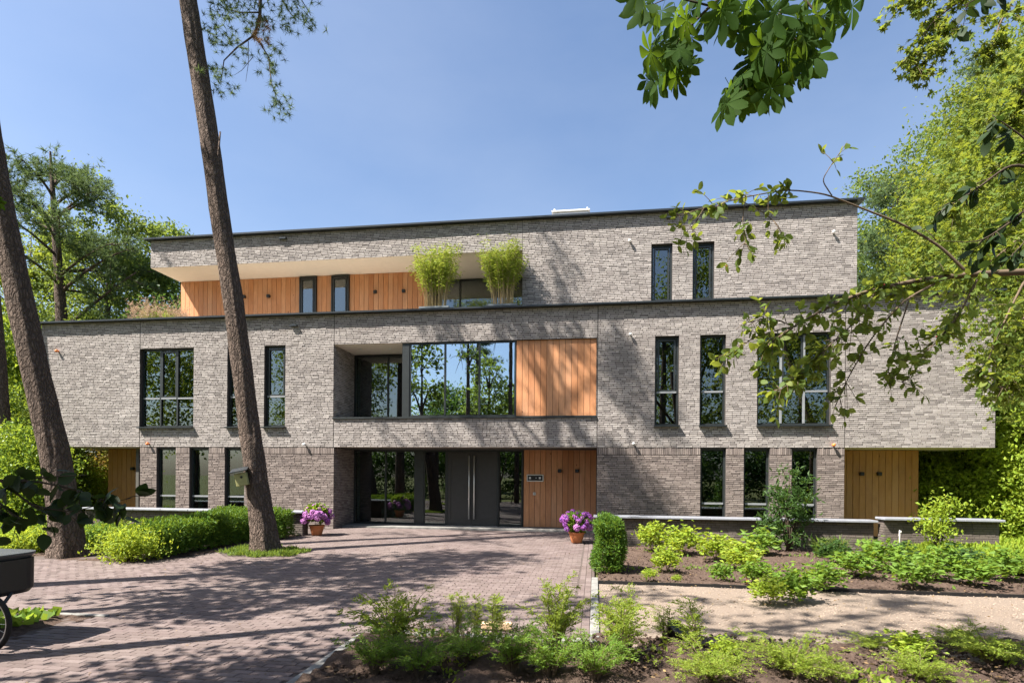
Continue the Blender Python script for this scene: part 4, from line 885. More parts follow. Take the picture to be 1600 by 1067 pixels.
grass_tuft('long grass clump beside the thick pine base', GP(58, 856), 500, .6, .6)
def patch(name, label, x0, x1, y0, y1, n, h, mat, fn, z=0, wid=.006):
    X = rng.uniform(x0, x1, n); Y = rng.uniform(y0, y1, n); k = fn(X, Y); X, Y = X[k], Y[k]; n = len(X)
    B = np.stack([X, Y, np.full(n, z)], 1); D = sph(n) * .8 + np.array([0, 0, .9]); o = obj(name, leaves(name, B, D, h * rng.uniform(.5, 1.2, n), M[mat], wid / h * 2 + .1, .1)); tag(o, label, 'grass', None, 'stuff')
patch('grass', 'tuft of short grass growing round the foot of the middle pine', -9.2, -6.6, -6.9, -5, 5200, .13, 'grass_leaf', lambda x, y: ((x + 7.9) ** 2 * .75 + (y + 5.95) ** 2) < .72 + .35 * np.sin(np.arctan2(y + 5.95, x + 7.9) * 5 + 1) * np.sin(np.arctan2(y + 5.95, x + 7.9) * 3))
patch('ground_cover', 'bright yellow-green ground cover in the right bed below the short wall', 7.6, 16, -6.3, -2.95, 24000, .30, 'leaf_lime', lambda x, y: (y > -5.9 + np.sin(x * 2) * .5) & (x > 7.9 - (y + 3) * -.25 + np.sin(y * 5) * .3), .05, .05)
patch('ground_cover', 'sunlit yellow-green ground cover on the lawn beyond the right wall', 9.8, 30, -2.2, 7, 40000, .26, 'leaf_lime', lambda x, y: x > 9.9, -.05, .05)
patch('ground_cover', 'leafy ground cover in the small bed near the bicycle', -10, -6.6, -13.3, -12.2, 900, .14, 'leaf_bed', lambda x, y: (np.sin(x * 6) + np.sin(y * 9) > -.4) & (y > -12.9) & (x < -6.9), .03, .06)
patch('ground_cover', 'mixed green ground cover in the left bed behind the pine', -26, -11.0, -7.2, -2.6, 16000, .25, 'leaf_bed', lambda x, y: (np.sin(x * 2.3) + np.sin(y * 3.1) > -.6) & (y > -6.6), .03, .05)
# ------------------------------------------------------------------ planters, pots and bed plants
def leaf_blade(name, mat, L, W, n=5, fold=.12, bend=.18, tip=.12, widest=.5):
    """one leaf outline with midrib fold, base at origin along +X"""
    V, Fc = [], []
    for i in range(n + 1):
        t = i / n; w_ = W / 2 * math.sin(math.pi * min(1, t ** (math.log(.5) / math.log(widest)))) ** .8 if 0 < t < 1 else 0
        z = -bend * L * t * t
        V += [(t * L, -w_, z + fold * w_), (t * L, 0, z), (t * L, w_, z + fold * w_)]
    for i in range(n):
        a = i * 3; Fc += [(a, a + 3, a + 4, a + 1), (a + 1, a + 4, a + 5, a + 2)]
    return np.array(V), Fc
def leaf_obj_mesh(name, mat, L, W, **kw):
    V, Fc = leaf_blade(name, mat, L, W, **kw); return np_mesh(name, V, Fc, mat, True)
def orient(d, roll):
    d = Vector(d).normalized(); q = d.to_track_quat('X', 'Z'); return (q @ Matrix.Rotation(roll, 3, 'X').to_quaternion()).to_euler()
# flower pots
def flower_ball(name, mat, r, n):
    P = sph(n) * r * rng.uniform(.85, 1.05, (n, 1)); N = P / np.linalg.norm(P, axis=1, keepdims=True); T = np.cross(N, sph(n)); T /= np.linalg.norm(T, axis=1, keepdims=True); B = np.cross(N, T); s = r * .26
    V = np.stack([P - T * s, P - B * s + N * s * .3, P + T * s, P + B * s + N * s * .3], 1).reshape(-1, 3); return np_mesh(name, V, np.arange(len(V)).reshape(-1, 4), mat)
fb = [flower_ball('flower_head', M['petal'], .075, 110), flower_ball('flower_head', M['petal_pink'], .08, 110), flower_ball('flower_head', M['petal'], .06, 80)]
def flower_pot(u, v, label, hl, pink, green):
    b = GP(u, v); root = empty('flower_pot', b); tag(root, label, 'flower pot', 'hydrangea pots flanking the entrance')
    m = MB(); m.lathe([(0, .0), (.13, .0), (.15, .02), (.20, .20), (.215, .27), (.235, .275), (.235, .32), (.205, .32), (.195, .27), (0, .27)], 28); m.build('pot', M['terracotta'], root, True)
    m = MB(); m.lathe([(0, .28), (.197, .28)], 20); m.build('soil', M['soil'], root)
    n = 900; P = sph(n) * np.array([.34, .34, .25]) * rng.uniform(.5, 1, (n, 1)) ** .5 + np.array([0, 0, .58 + green]); D = P - np.array([0, 0, .4]); obj('foliage', leaves('foliage', P, D + sph(n) * .3, .13 * rng.uniform(.7, 1.2, n), M['leaf_bed'], .6), root)
    k = 0
    while k < 46:
        d = sph(1)[0]
        if d[2] < -.45: continue
        o = bpy.data.objects.new('flower_head', fb[1 if random.random() < pink else random.choice((0, 2))]); p = np.array([0, 0, .56]) + d * np.array([.44, .44, .33]) * random.uniform(.88, 1.05); o.location = p; o.rotation_euler = (random.random() * 6, random.random() * 6, 0); s = random.uniform(.95, 1.35); o.scale = (s, s, s * .85); link(o, root); k += 1
    return root
flower_pot(495, 836, 'terracotta pot of pink-lilac hydrangea at the end of the left wall', '', .7, .1)
flower_pot(901, 848, 'terracotta pot of deep purple hydrangea beside the upright yew block', '', .15, 0)
# bamboos on the roof terrace
def bamboo(u, v, h, label, seed):
    random.seed(seed); b = FP(u, v, .76); b[2] = 7.05; root = empty('bamboo_planter', b); tag(root, label, 'bamboo', 'bamboos on the roof terrace')
    hp = .69; m = MB(); m.box(-.5, .5, -.26, .26, 0, hp - .06); m.box(-.53, .53, -.29, -.26, hp - .059, hp); m.box(-.53, .53, .26, .29, hp - .059, hp); m.box(-.53, -.5, -.26, .26, hp - .059, hp); m.box(.5, .53, -.26, .26, hp - .059, hp); m.build('planter', M['planter'], root)
    m = MB(); P, D = [], []
    for k in range(75):
        x, y = random.uniform(-.36, .36), random.uniform(-.18, .18); t = np.array([x * 2.0 + random.gauss(0, .13), y * 2.2 + random.gauss(0, .1), h * random.uniform(.7, 1.06)]); pt = bez((x, y, hp - .05), (x * 1.15, y * 1.1, h * .6), t, 6); m.tube(pt, [.008, .008, .007, .006, .005, .003], 4, False)
        for j in range(95):
            q = random.random() ** .55 * .72 + .30; i = min(4, int(q * 5)); c = pt[i] + (pt[i + 1] - pt[i]) * (q * 5 - i); a = random.uniform(0, 6.28); rr = random.uniform(.0, .15); P.append(c + [math.cos(a) * rr, math.sin(a) * rr, random.gauss(0, .04)]); D.append((math.cos(a), math.sin(a), random.uniform(-.8, .4)))
    m.build('canes', M['cane'], root); P = np.array(P); obj('foliage', leaves('foliage', P, np.array(D), .12 * rng.uniform(.6, 1.3, len(P)), M['leaf_bamboo'], .2, .05, .12), root)
bamboo(681, 487, 2.8, 'left of the two bamboos standing on the roof terrace, against cedar boards', 31)
bamboo(786, 482, 2.8, 'right of the two bamboos on the roof terrace, touching the brick wall', 32)
b = FP(250, 497, .8); b[2] = 7.05; grass_tuft('pinkish plume grass on the roof terrace behind the parapet at left', b, 600, 1.0, .85, 'grass_leaf', 'plume_grass', 220)
# bed plants: leafy clumps built once per kind, then placed
def clump_mesh(n, size, mat, h, r, wid=.6, seed=0):
    k = 14; P, D = [], []
    for i in range(k):
        a = i * 2.4 + random.uniform(-.3, .3); rr = r * math.sqrt((i + .5) / k); top = np.array([math.cos(a) * rr, math.sin(a) * rr, h * (1 - .45 * (rr / r) ** 2) * random.uniform(.8, 1.1)])
        m_ = n // k; t = rng.uniform(.45, 1.03, m_)[:, None]; p = np.array([top[0] * .25, top[1] * .25, 0]) * (1 - t) + top * t + rng.normal(size=(m_, 3)) * r * .17; P.append(p); aa = rng.uniform(0, 6.28, m_); D.append(np.stack([np.cos(aa), np.sin(aa), rng.uniform(-.25, .6, m_)], 1))
    P = np.concatenate(P); P[:, 2] = np.maximum(P[:, 2], .02); return leaves('foliage', P, np.concatenate(D), size * rng.uniform(.6, 1.3, len(P)), M[mat], wid, .12, .08)
def clump_stems(h, r, mat='twig'):
    m = MB()
    for i in range(9):
        a = i * .7; rr = r * random.uniform(.2, .8); m.tube(bez((0, 0, -.03), (math.cos(a) * rr * .4, math.sin(a) * rr * .4, h * .5), (math.cos(a) * rr, math.sin(a) * rr, h * .85), 5), [.007, .006, .005, .004, .003], 5)
    me = bpy.data.meshes.new('stems'); me.from_pydata(m.v, [], m.f); me.materials.append(M[mat]); return me
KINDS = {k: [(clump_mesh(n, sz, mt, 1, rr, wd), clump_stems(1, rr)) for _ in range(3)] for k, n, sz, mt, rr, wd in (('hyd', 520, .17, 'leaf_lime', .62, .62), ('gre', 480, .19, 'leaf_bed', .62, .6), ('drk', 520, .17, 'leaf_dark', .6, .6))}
def feather_mesh(ns, mat, spread, up, seed):
    """arching stems with flat side shoots carrying two rows of narrow leaflets, unit height"""
    P, D, S = [], [], []; m = MB(); UP = np.array([0, 0, 1.])
    for i in range(ns):
        a = random.uniform(0, 6.28); rr = random.uniform(.15, 1) ** .8 * spread; h = up * random.uniform(.45, 1.12); c = np.array([math.cos(a), math.sin(a), 0.]); wob = rng.normal(size=3) * .06
        pt = bez((c[0] * .05, c[1] * .05, -.03), (c[0] * rr * .25 + wob[0], c[1] * rr * .25 + wob[1], h * .8), (c[0] * rr, c[1] * rr, h * random.uniform(.75, 1.05)), 11); m.tube(pt, list(np.linspace(.010, .002, 11)), 4, False)
        nsh = int(9 + 10 * (rr + h))
        for j in range(nsh):
            t = random.uniform(.2, 1.0) * 10; k = min(9, int(t)); p = pt[k] + (pt[k + 1] - pt[k]) * (t - k); ax = pt[k + 1] - pt[k]; ax /= np.linalg.norm(ax)
            sd_ = np.cross(ax, UP + rng.normal(size=3) * .3); sd_ /= np.linalg.norm(sd_) + 1e-9; sg = random.choice((-1, 1)); d = sd_ * sg * .8 + ax * .75 + rng.normal(size=3) * .15; d /= np.linalg.norm(d); L = random.uniform(.10, .30) * (1.2 - .75 * t / 10); n_ = max(4, int(L * 46)); pr = np.cross(d, UP * .9 + rng.normal(size=3) * .3); pr /= np.linalg.norm(pr) + 1e-9
            for e in range(n_):
                q = (e + 1) / n_; P.append(p + d * L * q + np.array([0, 0, -.03 * q * q])); D.append(pr * (1 if e % 2 else -1) * .8 + d * .75 + rng.normal(size=3) * .12); S.append(.062 * (1.15 - .5 * q))
    me = bpy.data.meshes.new('stems'); me.from_pydata(m.v, [], m.f); me.materials.append(M['twig'])
    return leaves('foliage', np.array(P), np.array(D), np.array(S) * rng.uniform(.75, 1.25, len(P)), M[mat], .36, .06, .05), me
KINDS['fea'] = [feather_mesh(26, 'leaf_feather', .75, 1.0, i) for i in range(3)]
KINDS['fed'] = [feather_mesh(26, 'leaf_bed', .85, .9, i) for i in range(3)]  # darker leaf copy: shade on these shrubs is put into the colour
KINDS['low'] = [feather_mesh(40, 'leaf_feather', 1.25, .66, i) for i in range(2)]
KINDS['spi'] = [feather_mesh(8, 'leaf_feather', .28, 1.0, i) for i in range(3)]
def plant(name, kind, u, v, h, wx, label, cat, group, z=.02, k_=1.18):
    b = GP(u, v, z); root = empty(name, b); tag(root, label, cat, group); f, s = random.choice(KINDS[kind])
    root.rotation_euler = (0, 0, random.uniform(0, 6.28)); root.scale = (h * wx * k_, h * wx * k_, h * k_)
    obj('stems', s, root); obj('foliage', f, root); return root
GB = 'young plants in the bed by the right garden wall'
for k, u, v, h, wx, lab in (
    ('hyd', 1020, 862, .62, .95, 'lime green young shrub nearest the upright yew block, against the wall'), ('hyd', 1068, 866, .58, 1.1, 'lime green young shrub against the dark wall, second from the yew block'),
    ('hyd', 1043, 893, .42, 1.0, 'small yellow-green shrub in front of the two lime shrubs by the wall'), ('hyd', 1016, 905, .16, 1.3, 'tiny lime seedling at the black edging by the yew block'),
    ('hyd', 1118, 876, .52, 1.1, 'lime shrub left of the dark evergreen shrub, against the wall'), ('hyd', 1058, 908, .10, 1.3, 'smallest lime seedling beside the black edging'),
    ('gre', 1127, 908, .30, .9, 'small fresh green plant standing right at the black edging'), ('hyd', 1160, 890, .48, 1.2, 'broad lime shrub just left of the dark evergreen shrub'),
    ('gre', 1182, 912, .36, 1.1, 'green clump in front of the dark evergreen shrub'), ('gre', 1240, 938, .42, 1.1, 'green clump spilling over the edging onto the sandy path'),
    ('hyd', 1203, 942, .32, 1.2, 'yellow-green clump beside the path, left of the spilling clump'), ('gre', 1290, 922, .40, 1.1, 'green clump just right of the spilling clump'),
    ('gre', 1335, 900, .42, 1.2, 'green clump in front of the end of the long garden wall'), ('gre', 1375, 890, .50, 1.1, 'green clump below the step of the garden walls'),
    ('gre', 1425, 918, .45, 1.1, 'green clump by the edging below the slim tall shrub'), ('gre', 1462, 906, .52, 1.1, 'taller green clump right of the edging clump'),
    ('gre', 1525, 914, .42, 1.2, 'green clump at the edging near the right picture edge'), ('gre', 1572, 905, .46, 1.2, 'green clump cut close by the right picture edge'),
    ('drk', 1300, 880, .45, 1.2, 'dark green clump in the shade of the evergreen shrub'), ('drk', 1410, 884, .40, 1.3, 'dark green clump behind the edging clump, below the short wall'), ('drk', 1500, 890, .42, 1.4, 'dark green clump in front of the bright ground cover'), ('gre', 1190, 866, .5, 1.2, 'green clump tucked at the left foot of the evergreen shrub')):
    plant('bed_plant', k, u, v, h, wx, lab, 'plant', GB)
eb = GP(1232, 862); bush('evergreen_shrub', 'tall dark evergreen shrub with light tips in front of the right windows', eb, [((0, 0, .7), (.62, .5, .55)), ((.05, 0, 1.35), (.5, .42, .42)), ((.0, 0, 2.0), (.26, .24, .35)), ((.42, -.05, 1.55), (.26, .26, .3)), ((-.3, 0, 1.5), (.26, .25, .3))], 1500, .15, 'leaf_dark', wid=.34, spread=.12)
sb = GP(1464, 872); bush('slim_shrub', 'slim open shrub with small lime leaves before the short garden wall', sb, [((0, 0, .55), (.28, .25, .35)), ((-.1, 0, .95), (.3, .25, .28)), ((.15, 0, 1.25), (.26, .22, .22))], 1100, .085, 'leaf_lime', wid=.6, spread=.12, per=10)
for u, v, lab in ((1282, 868, 'upright grass tuft at the foot of the long wall, right of the evergreen shrub'), (1312, 866, 'second grass tuft along the long wall, nearer its end'), (1358, 868, 'arching grass tuft at the end of the long garden wall')): grass_tuft(lab, GP(u, v), 170, .5, .35, 'grass_leaf', group='grass tufts along the long garden wall')
GF = 'feathery shrubs in the foreground bed'
for k, u, v, h, wx, lab in (
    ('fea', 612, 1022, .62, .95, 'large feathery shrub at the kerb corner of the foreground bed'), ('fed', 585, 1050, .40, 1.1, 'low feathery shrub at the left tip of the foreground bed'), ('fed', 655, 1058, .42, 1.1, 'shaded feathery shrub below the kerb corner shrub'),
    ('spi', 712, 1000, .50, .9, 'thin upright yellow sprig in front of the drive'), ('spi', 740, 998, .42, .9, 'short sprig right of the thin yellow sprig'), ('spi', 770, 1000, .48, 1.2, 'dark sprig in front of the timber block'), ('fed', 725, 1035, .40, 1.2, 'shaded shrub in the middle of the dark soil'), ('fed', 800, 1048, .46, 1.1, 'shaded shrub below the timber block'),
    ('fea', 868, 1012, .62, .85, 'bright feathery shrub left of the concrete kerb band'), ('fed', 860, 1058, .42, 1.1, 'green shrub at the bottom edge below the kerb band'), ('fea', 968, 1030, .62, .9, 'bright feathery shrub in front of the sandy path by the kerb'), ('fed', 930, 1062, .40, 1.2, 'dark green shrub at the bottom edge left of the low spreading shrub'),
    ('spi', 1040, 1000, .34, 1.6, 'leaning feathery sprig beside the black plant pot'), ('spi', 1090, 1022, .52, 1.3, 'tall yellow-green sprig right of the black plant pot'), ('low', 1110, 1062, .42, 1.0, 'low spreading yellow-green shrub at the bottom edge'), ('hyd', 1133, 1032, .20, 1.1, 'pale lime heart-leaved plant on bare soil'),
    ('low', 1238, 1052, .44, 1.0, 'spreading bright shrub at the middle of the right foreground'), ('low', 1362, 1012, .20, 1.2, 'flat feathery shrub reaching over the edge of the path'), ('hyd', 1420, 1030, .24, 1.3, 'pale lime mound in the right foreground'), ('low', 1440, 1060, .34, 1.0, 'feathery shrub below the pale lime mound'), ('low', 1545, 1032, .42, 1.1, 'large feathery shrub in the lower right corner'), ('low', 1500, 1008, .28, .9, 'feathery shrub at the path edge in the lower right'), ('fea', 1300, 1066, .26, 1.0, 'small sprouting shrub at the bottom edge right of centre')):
    plant('feathery_shrub' if k in ('fea', 'fed', 'low', 'spi') else 'bed_plant', k, u, v, h, wx, lab, 'shrub' if k != 'hyd' else 'plant', GF, .05, 1.18)
# small things on the ground
b = GP(776, 984); m = MB(); m.bbox(-.19, .19, -.05, .05, 0, .085, .008); t_ = m.build('timber_block', M['timber']); t_.location = (b[0], b[1], .012); t_.rotation_euler = (0, 0, .1); tag(t_, 'cut timber block lying on the paving behind the kerb', 'timber')
b = GP(1047, 998, .03); m = MB(); m.lathe([(0, 0), (.10, 0), (.125, .16), (.135, .17), (.135, .19), (.12, .19), (.115, .15), (0, .14)], 22); t_ = m.build('plant_pot', M['black'], None, True); t_.location = (b[0], b[1], .02); t_.rotation_euler = (.25, .5, 0); tag(t_, 'tilted black plastic plant pot at the edge of the sandy path', 'pot')
b = GP(1075, 1000, .03); m = MB(); m.lathe([(0, 0), (.16, 0), (.18, .012), (.2, .02), (.2, .035), (.17, .03), (0, .025)], 24); t_ = m.build('pot_saucer', M['black'], None, True); t_.location = (b[0] + .05, b[1], .02); tag(t_, 'flat black saucer lying on the soil beside the plant pot', 'saucer')
b = GP(1167, 913, 0); m = MB(); m.tube([(0, 0, -.05), (0, .01, .2)], .008, 6); t_ = m.build('marker_stake', M['orange']); t_.location = b; tag(t_, 'thin orange marker stake at the black edging', 'stake')
b = GP(1368, 868, 0); m = MB(); m.tube([(7.62, -3.1, 0), (7.62, -3.1, .6)], .013, 8); m.tube([(7.62, -3.1, .58), (7.62, -3.16, .58), (7.62, -3.18, .54)], .011, 6); tag(m.build('garden_tap', M['steel'], None, True), 'thin metal standpipe at the step of the garden walls', 'standpipe')
# ------------------------------------------------------------------ cargo bicycle at the left edge
cb = empty('cargo_bicycle', GP(-30, 1030)); tag(cb, 'black cargo bicycle box with wheel, cut off by the left picture edge', 'bicycle'); o = np.array(cb.location)
P1 = GP(40, 862, 1.06); dep = (P1 - CAM) @ AX_F
def rbox(prof, z0, z1, top_in=.0):
    m = MB(); n = len(prof); m.v = [(x, y, z0) for x, y in [(p[0] * .93, p[1] * .93) for p in prof]] + [(x, y, z0 + .05) for x, y in prof] + [(x, y, z1) for x, y in prof]
    for k in range(2):
        for j in range(n): m.f.append((k * n + j, k * n + (j + 1) % n, (k + 1) * n + (j + 1) % n, (k + 1) * n + j))
    m.f.append(tuple(range(n - 1, -1, -1))); m.f.append(tuple(range(2 * n, 3 * n))); return m
def rrect(hx, hy, r):
    res = []
    for cx, cy, a0 in ((hx - r, hy - r, 0), (-hx + r, hy - r, 90), (-hx + r, -hy + r, 180), (hx - r, -hy + r, 270)):
        for k in range(7): a = math.radians(a0 + k * 15); res.append((cx + r * math.cos(a), cy + r * math.sin(a)))
    return res
BD = 6.3; c0 = DP(43, 895, BD); cx, cy = c0[:2] - o[:2]; cy += .1; cx -= .28; HX, HY = .62, .34; zt_, zb_ = DP(42, 868, BD)[2], DP(42, 934, BD)[2]
m = rbox(rrect(HX, HY, .2), zb_, zt_ - .07); bb = m.build('cargo_box', M['bike'], cb, False); bb.location = (cx - HX, cy, 0)
m = rbox(rrect(HX + .012, HY + .012, .205), zt_ - .068, zt_); ld = m.build('lid', M['bike_lid'], cb); ld.location = (cx - HX, cy, 0)
fz = DP(20, 942, BD)[2]; m = MB(); m.bbox(cx - .22, cx - .02, cy - HY - .06, cy - HY + .1, fz - .03, fz + .05, .02); m.build('fender', M['rubber'], cb)
rz = DP(48, 915, BD)[2]; m = MB(); yy = cy - HY + .06
m.v = [(cx - .05, yy - .05, rz - .06), (cx + .05, yy - .05, rz - .04), (cx - .0, yy - .05, rz + .09), (cx - .05, yy - .05, rz + .09), (cx - .05, yy + .05, rz - .06), (cx + .05, yy + .05, rz - .04), (cx - .0, yy + .05, rz + .09), (cx - .05, yy + .05, rz + .09)]; m.f = [(0, 1, 2, 3), (7, 6, 5, 4), (0, 4, 5, 1), (1, 5, 6, 2), (2, 6, 7, 3), (3, 7, 4, 0)]; m.build('reflector', M['red'], cb)
m = MB(); wc = DP(-24, 967, 6.05) - o; wc[2] = .325
def ring(m, R, r, seg=40, sec=8):
    n0 = len(m.v)
    for i in range(seg):
        a = 2 * math.pi * i / seg
        for j in range(sec): b_ = 2 * math.pi * j / sec; rr = R + r * math.cos(b_); m.v.append((wc[0] + rr * math.cos(a), wc[1] + r * math.sin(b_), wc[2] + rr * math.sin(a)))
    for i in range(seg):
        for j in range(sec): m.f.append((n0 + i * sec + j, n0 + ((i + 1) % seg) * sec + j, n0 + ((i + 1) % seg) * sec + (j + 1) % sec, n0 + i * sec + (j + 1) % sec))
    return m
tyre = ring(MB(), .30, .025).build('wheel', M['rubber'], cb, True); ring(MB(), .268, .010).build('rim', M['steel'], tyre, True)
m = MB()
for k in range(18): a = k * math.pi / 9; m.tube([wc, wc + np.array([math.cos(a) * .25, (-1) ** k * .0, math.sin(a) * .25])], .0015, 4)
m.tube([wc - [0, .05, 0], wc + [0, .05, 0]], .025, 10); m.build('spokes', M['steel'], tyre)
m = MB(); m.tube([wc + [0, .06, 0], (wc[0], cy - .1, zb_ + .05)], .018, 8); m.tube([(cx - HX, cy - .1, .48), (cx - HX - .9, cy - .05, .40), (cx - HX - 1.3, cy, .5)], .025, 8); m.build('bicycle_frame', M['black'], cb, True)

# ------------------------------------------------------------------ near branches
def twig_tree(name, label, cat, base, limbs_px, leafmesh, mat_twig, count, dep_j, leaf_dirs, stuff_mesh=None, single_max=300, side=.12, sizes=(.7, 1.2), trunk=None, group=None, seed=1, berries=0, stuff_extra=0):
    """branch of a tree outside the frame: limbs given by points (u,v,depth,radius); leaves along side twigs"""
    random.seed(seed); root = empty(name, base); tag(root, label, cat, group); o = np.array(base); m = MB(); spots = []
    if trunk: m.tube([np.array(p) - o for p in trunk[0]], trunk[1], 12)
    for L in limbs_px:
        P_ = [DP(u, v, d) - o for u, v, d, r in L['p']]; R_ = [q[3] for q in L['p']]
        # smooth
        t = np.linspace(0, len(P_) - 1, len(P_) * 5); i = np.minimum(t.astype(int), len(P_) - 2); f = (t - i)[:, None]; A = np.array(P_); Q = A[i] * (1 - f) + A[i + 1] * f
        for _ in range(3): Q[1:-1] = (Q[:-2] + 2 * Q[1:-1] + Q[2:]) / 4
        rr = np.interp(t, np.arange(len(R_)), R_); m.tube(list(Q), list(rr), 7)
        for _ in range(L['n']):
            k = int(len(Q) * random.uniform(L.get('from', .1), 1.0)); k = min(k, len(Q) - 2); ax = Q[k + 1] - Q[k]; ax /= np.linalg.norm(ax) + 1e-9
            d = ax * .6 + sph(1)[0] * .8 + np.array(leaf_dirs) * .7; d /= np.linalg.norm(d); ln = side * random.uniform(.3, 1.6); e = Q[k] + d * ln
            tw = bez(Q[k], (Q[k] + e) / 2 + [0, 0, .02], e + [0, 0, -.02], 4); m.tube(tw, [.004, .003, .0025, .0015], 4)
            for q in range(L.get('per', 5)):
                s = random.uniform(.25, 1.0); c = np.array(tw[min(3, int(s * 3.99))]); dd_ = d * .5 + sph(1)[0] * .7 + np.array(leaf_dirs) * .5; spots.append((c, dd_, random.uniform(*sizes)))
    m.build('branch', M[mat_twig], root, True); random.shuffle(spots); bpts = spots[:berries]
    for c, d, s in spots[:single_max]:
        lf = bpy.data.objects.new('leaf', leafmesh); lf.location = c; lf.rotation_euler = orient(d, random.uniform(-1.2, 1.2)); lf.scale = (s, s, s); link(lf, root)
    rest = spots[single_max:]
    if rest:
        Vb = np.array([v.co for v in leafmesh.vertices]); Fb = np.array([list(p.vertices) for p in leafmesh.polygons]); Vs = []
        for c, d, s in rest:
            R = np.array(orient(d, random.uniform(-1.2, 1.2)).to_matrix()); Vs.append(Vb @ R.T * s + c)
        o2 = obj('leaves', np_mesh('leaves', np.concatenate(Vs), (Fb[None] + np.arange(len(Vs))[:, None, None] * len(Vb)).reshape(-1, Fb.shape[1]), leafmesh.materials[0], True), root); tag(o2, kind='stuff')
    for c, d, s in bpts:
        mm = MB(); mm.lathe([(0, -.008), (.006, -.004), (.007, .002), (0, .008)], 6, tuple(c + np.array([0, 0, -.03]))); mm.build('berry', M['berry'], root, True)
    return root
lm = leaf_obj_mesh('leaf', M['leaf_berry'], .092, .05, n=5, bend=.15)
DA = 5.6
limbsA = [
 {'p': [(1690, 420, DA, .04), (1600, 425, DA, .034), (1520, 428, DA, .028), (1440, 437, DA, .024), (1360, 453, DA, .019), (1300, 476, DA - .1, .014), (1240, 510, DA - .1, .009), (1190, 545, DA - .2, .005)], 'n': 84, 'from': .25, 'per': 6},
 {'p': [(1512, 427, DA, .015), (1470, 385, DA, .013), (1410, 350, DA, .011), (1345, 325, DA, .009), (1290, 303, DA, .0075), (1230, 296, DA, .006), (1165, 308, DA, .005), (1110, 322, DA, .004), (1050, 340, DA, .003)], 'n': 36, 'from': .6, 'per': 4},
 {'p': [(1300, 306, DA, .006), (1284, 282, DA, .005), (1300, 256, DA, .004), (1324, 222, DA, .002)], 'n': 4, 'from': .6, 'per': 3},
 {'p': [(1150, 310, DA, .004), (1190, 330, DA, .004), (1215, 350, DA, .003), (1232, 385, DA, .002)], 'n': 9, 'from': .4, 'per': 3},
 {'p': [(1100, 325, DA, .004), (1085, 350, DA, .003), (1070, 365, DA, .002)], 'n': 6, 'from': .2, 'per': 4},
 {'p': [(1165, 310, DA, .004), (1160, 345, DA, .003), (1165, 385, DA, .002)], 'n': 9, 'from': .4, 'per': 4},
 {'p': [(1480, 433, DA, .012), (1410, 470, DA - .2, .009), (1360, 530, DA - .2, .007), (1325, 590, DA - .2, .005), (1305, 635, DA - .2, .003)], 'n': 24, 'from': .15, 'per': 4},
 {'p': [(1370, 452, DA, .009), (1340, 500, DA - .3, .007), (1290, 545, DA - .3, .005), (1245, 590, DA - .3, .004), (1215, 612, DA - .3, .002)], 'n': 54, 'from': .1, 'per': 6},
 {'p': [(1240, 510, DA, .006), (1180, 525, DA - .1, .005), (1130, 560, DA - .1, .002)], 'n': 14, 'from': .1, 'per': 5},
 {'p': [(1240, 510, DA, .005), (1200, 495, DA - .1, .004), (1155, 508, DA - .1, .002)], 'n': 14, 'from': .0, 'per': 4},
 {'p': [(1420, 470, DA, .008), (1400, 530, DA, .006), (1385, 590, DA, .004), (1420, 600, DA, .002)], 'n': 22, 'from': .3, 'per': 4},
 {'p': [(1530, 430, DA, .012), (1500, 490, DA, .008), (1460, 540, DA, .005), (1420, 560, DA, .003)], 'n': 30, 'from': .1, 'per': 5},
 {'p': [(1600, 440, DA, .012), (1570, 500, DA, .008), (1545, 560, DA, .005), (1530, 585, DA, .003)], 'n': 30, 'from': .1, 'per': 5}]
tb_ = DP(1760, 760, DA + .2); tb_[2] = 0
twig_tree('serviceberry_tree', 'long leafy serviceberry branch reaching in from the right across the facade', 'tree', tb_, limbsA, lm, 'twig', 0, .1, (0, 0, -.15), side=.16, trunk=([tb_, tb_ + [.05, 0, 1.5], DP(1690, 420, DA)], [.10, .08, .045]), seed=41, berries=14)
# big dark leaves hanging at the upper right edge
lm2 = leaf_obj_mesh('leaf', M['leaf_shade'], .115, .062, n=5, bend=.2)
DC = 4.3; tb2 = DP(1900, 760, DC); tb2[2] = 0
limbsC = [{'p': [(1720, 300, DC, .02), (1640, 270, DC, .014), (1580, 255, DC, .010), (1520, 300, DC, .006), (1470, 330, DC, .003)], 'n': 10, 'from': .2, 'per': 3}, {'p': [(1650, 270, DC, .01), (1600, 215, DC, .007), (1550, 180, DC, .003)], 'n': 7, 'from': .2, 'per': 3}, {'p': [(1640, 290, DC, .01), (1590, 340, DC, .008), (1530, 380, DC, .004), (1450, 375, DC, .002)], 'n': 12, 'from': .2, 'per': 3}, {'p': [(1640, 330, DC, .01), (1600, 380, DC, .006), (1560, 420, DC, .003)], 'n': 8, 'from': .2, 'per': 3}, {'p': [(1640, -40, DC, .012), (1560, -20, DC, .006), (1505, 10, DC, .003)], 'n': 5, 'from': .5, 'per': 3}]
twig_tree('small_tree', 'dark backlit leaves hanging in at the upper right picture edge', 'tree', tb2, limbsC, lm2, 'twig_dark', 0, .1, (0, 0, -.5), side=.10, trunk=([tb2, DP(1800, 500, DC), DP(1720, 300, DC), DP(1690, 60, DC), DP(1640, -40, DC)], [.08, .06, .025, .02, .012]), seed=42, sizes=(.7, 1.15))
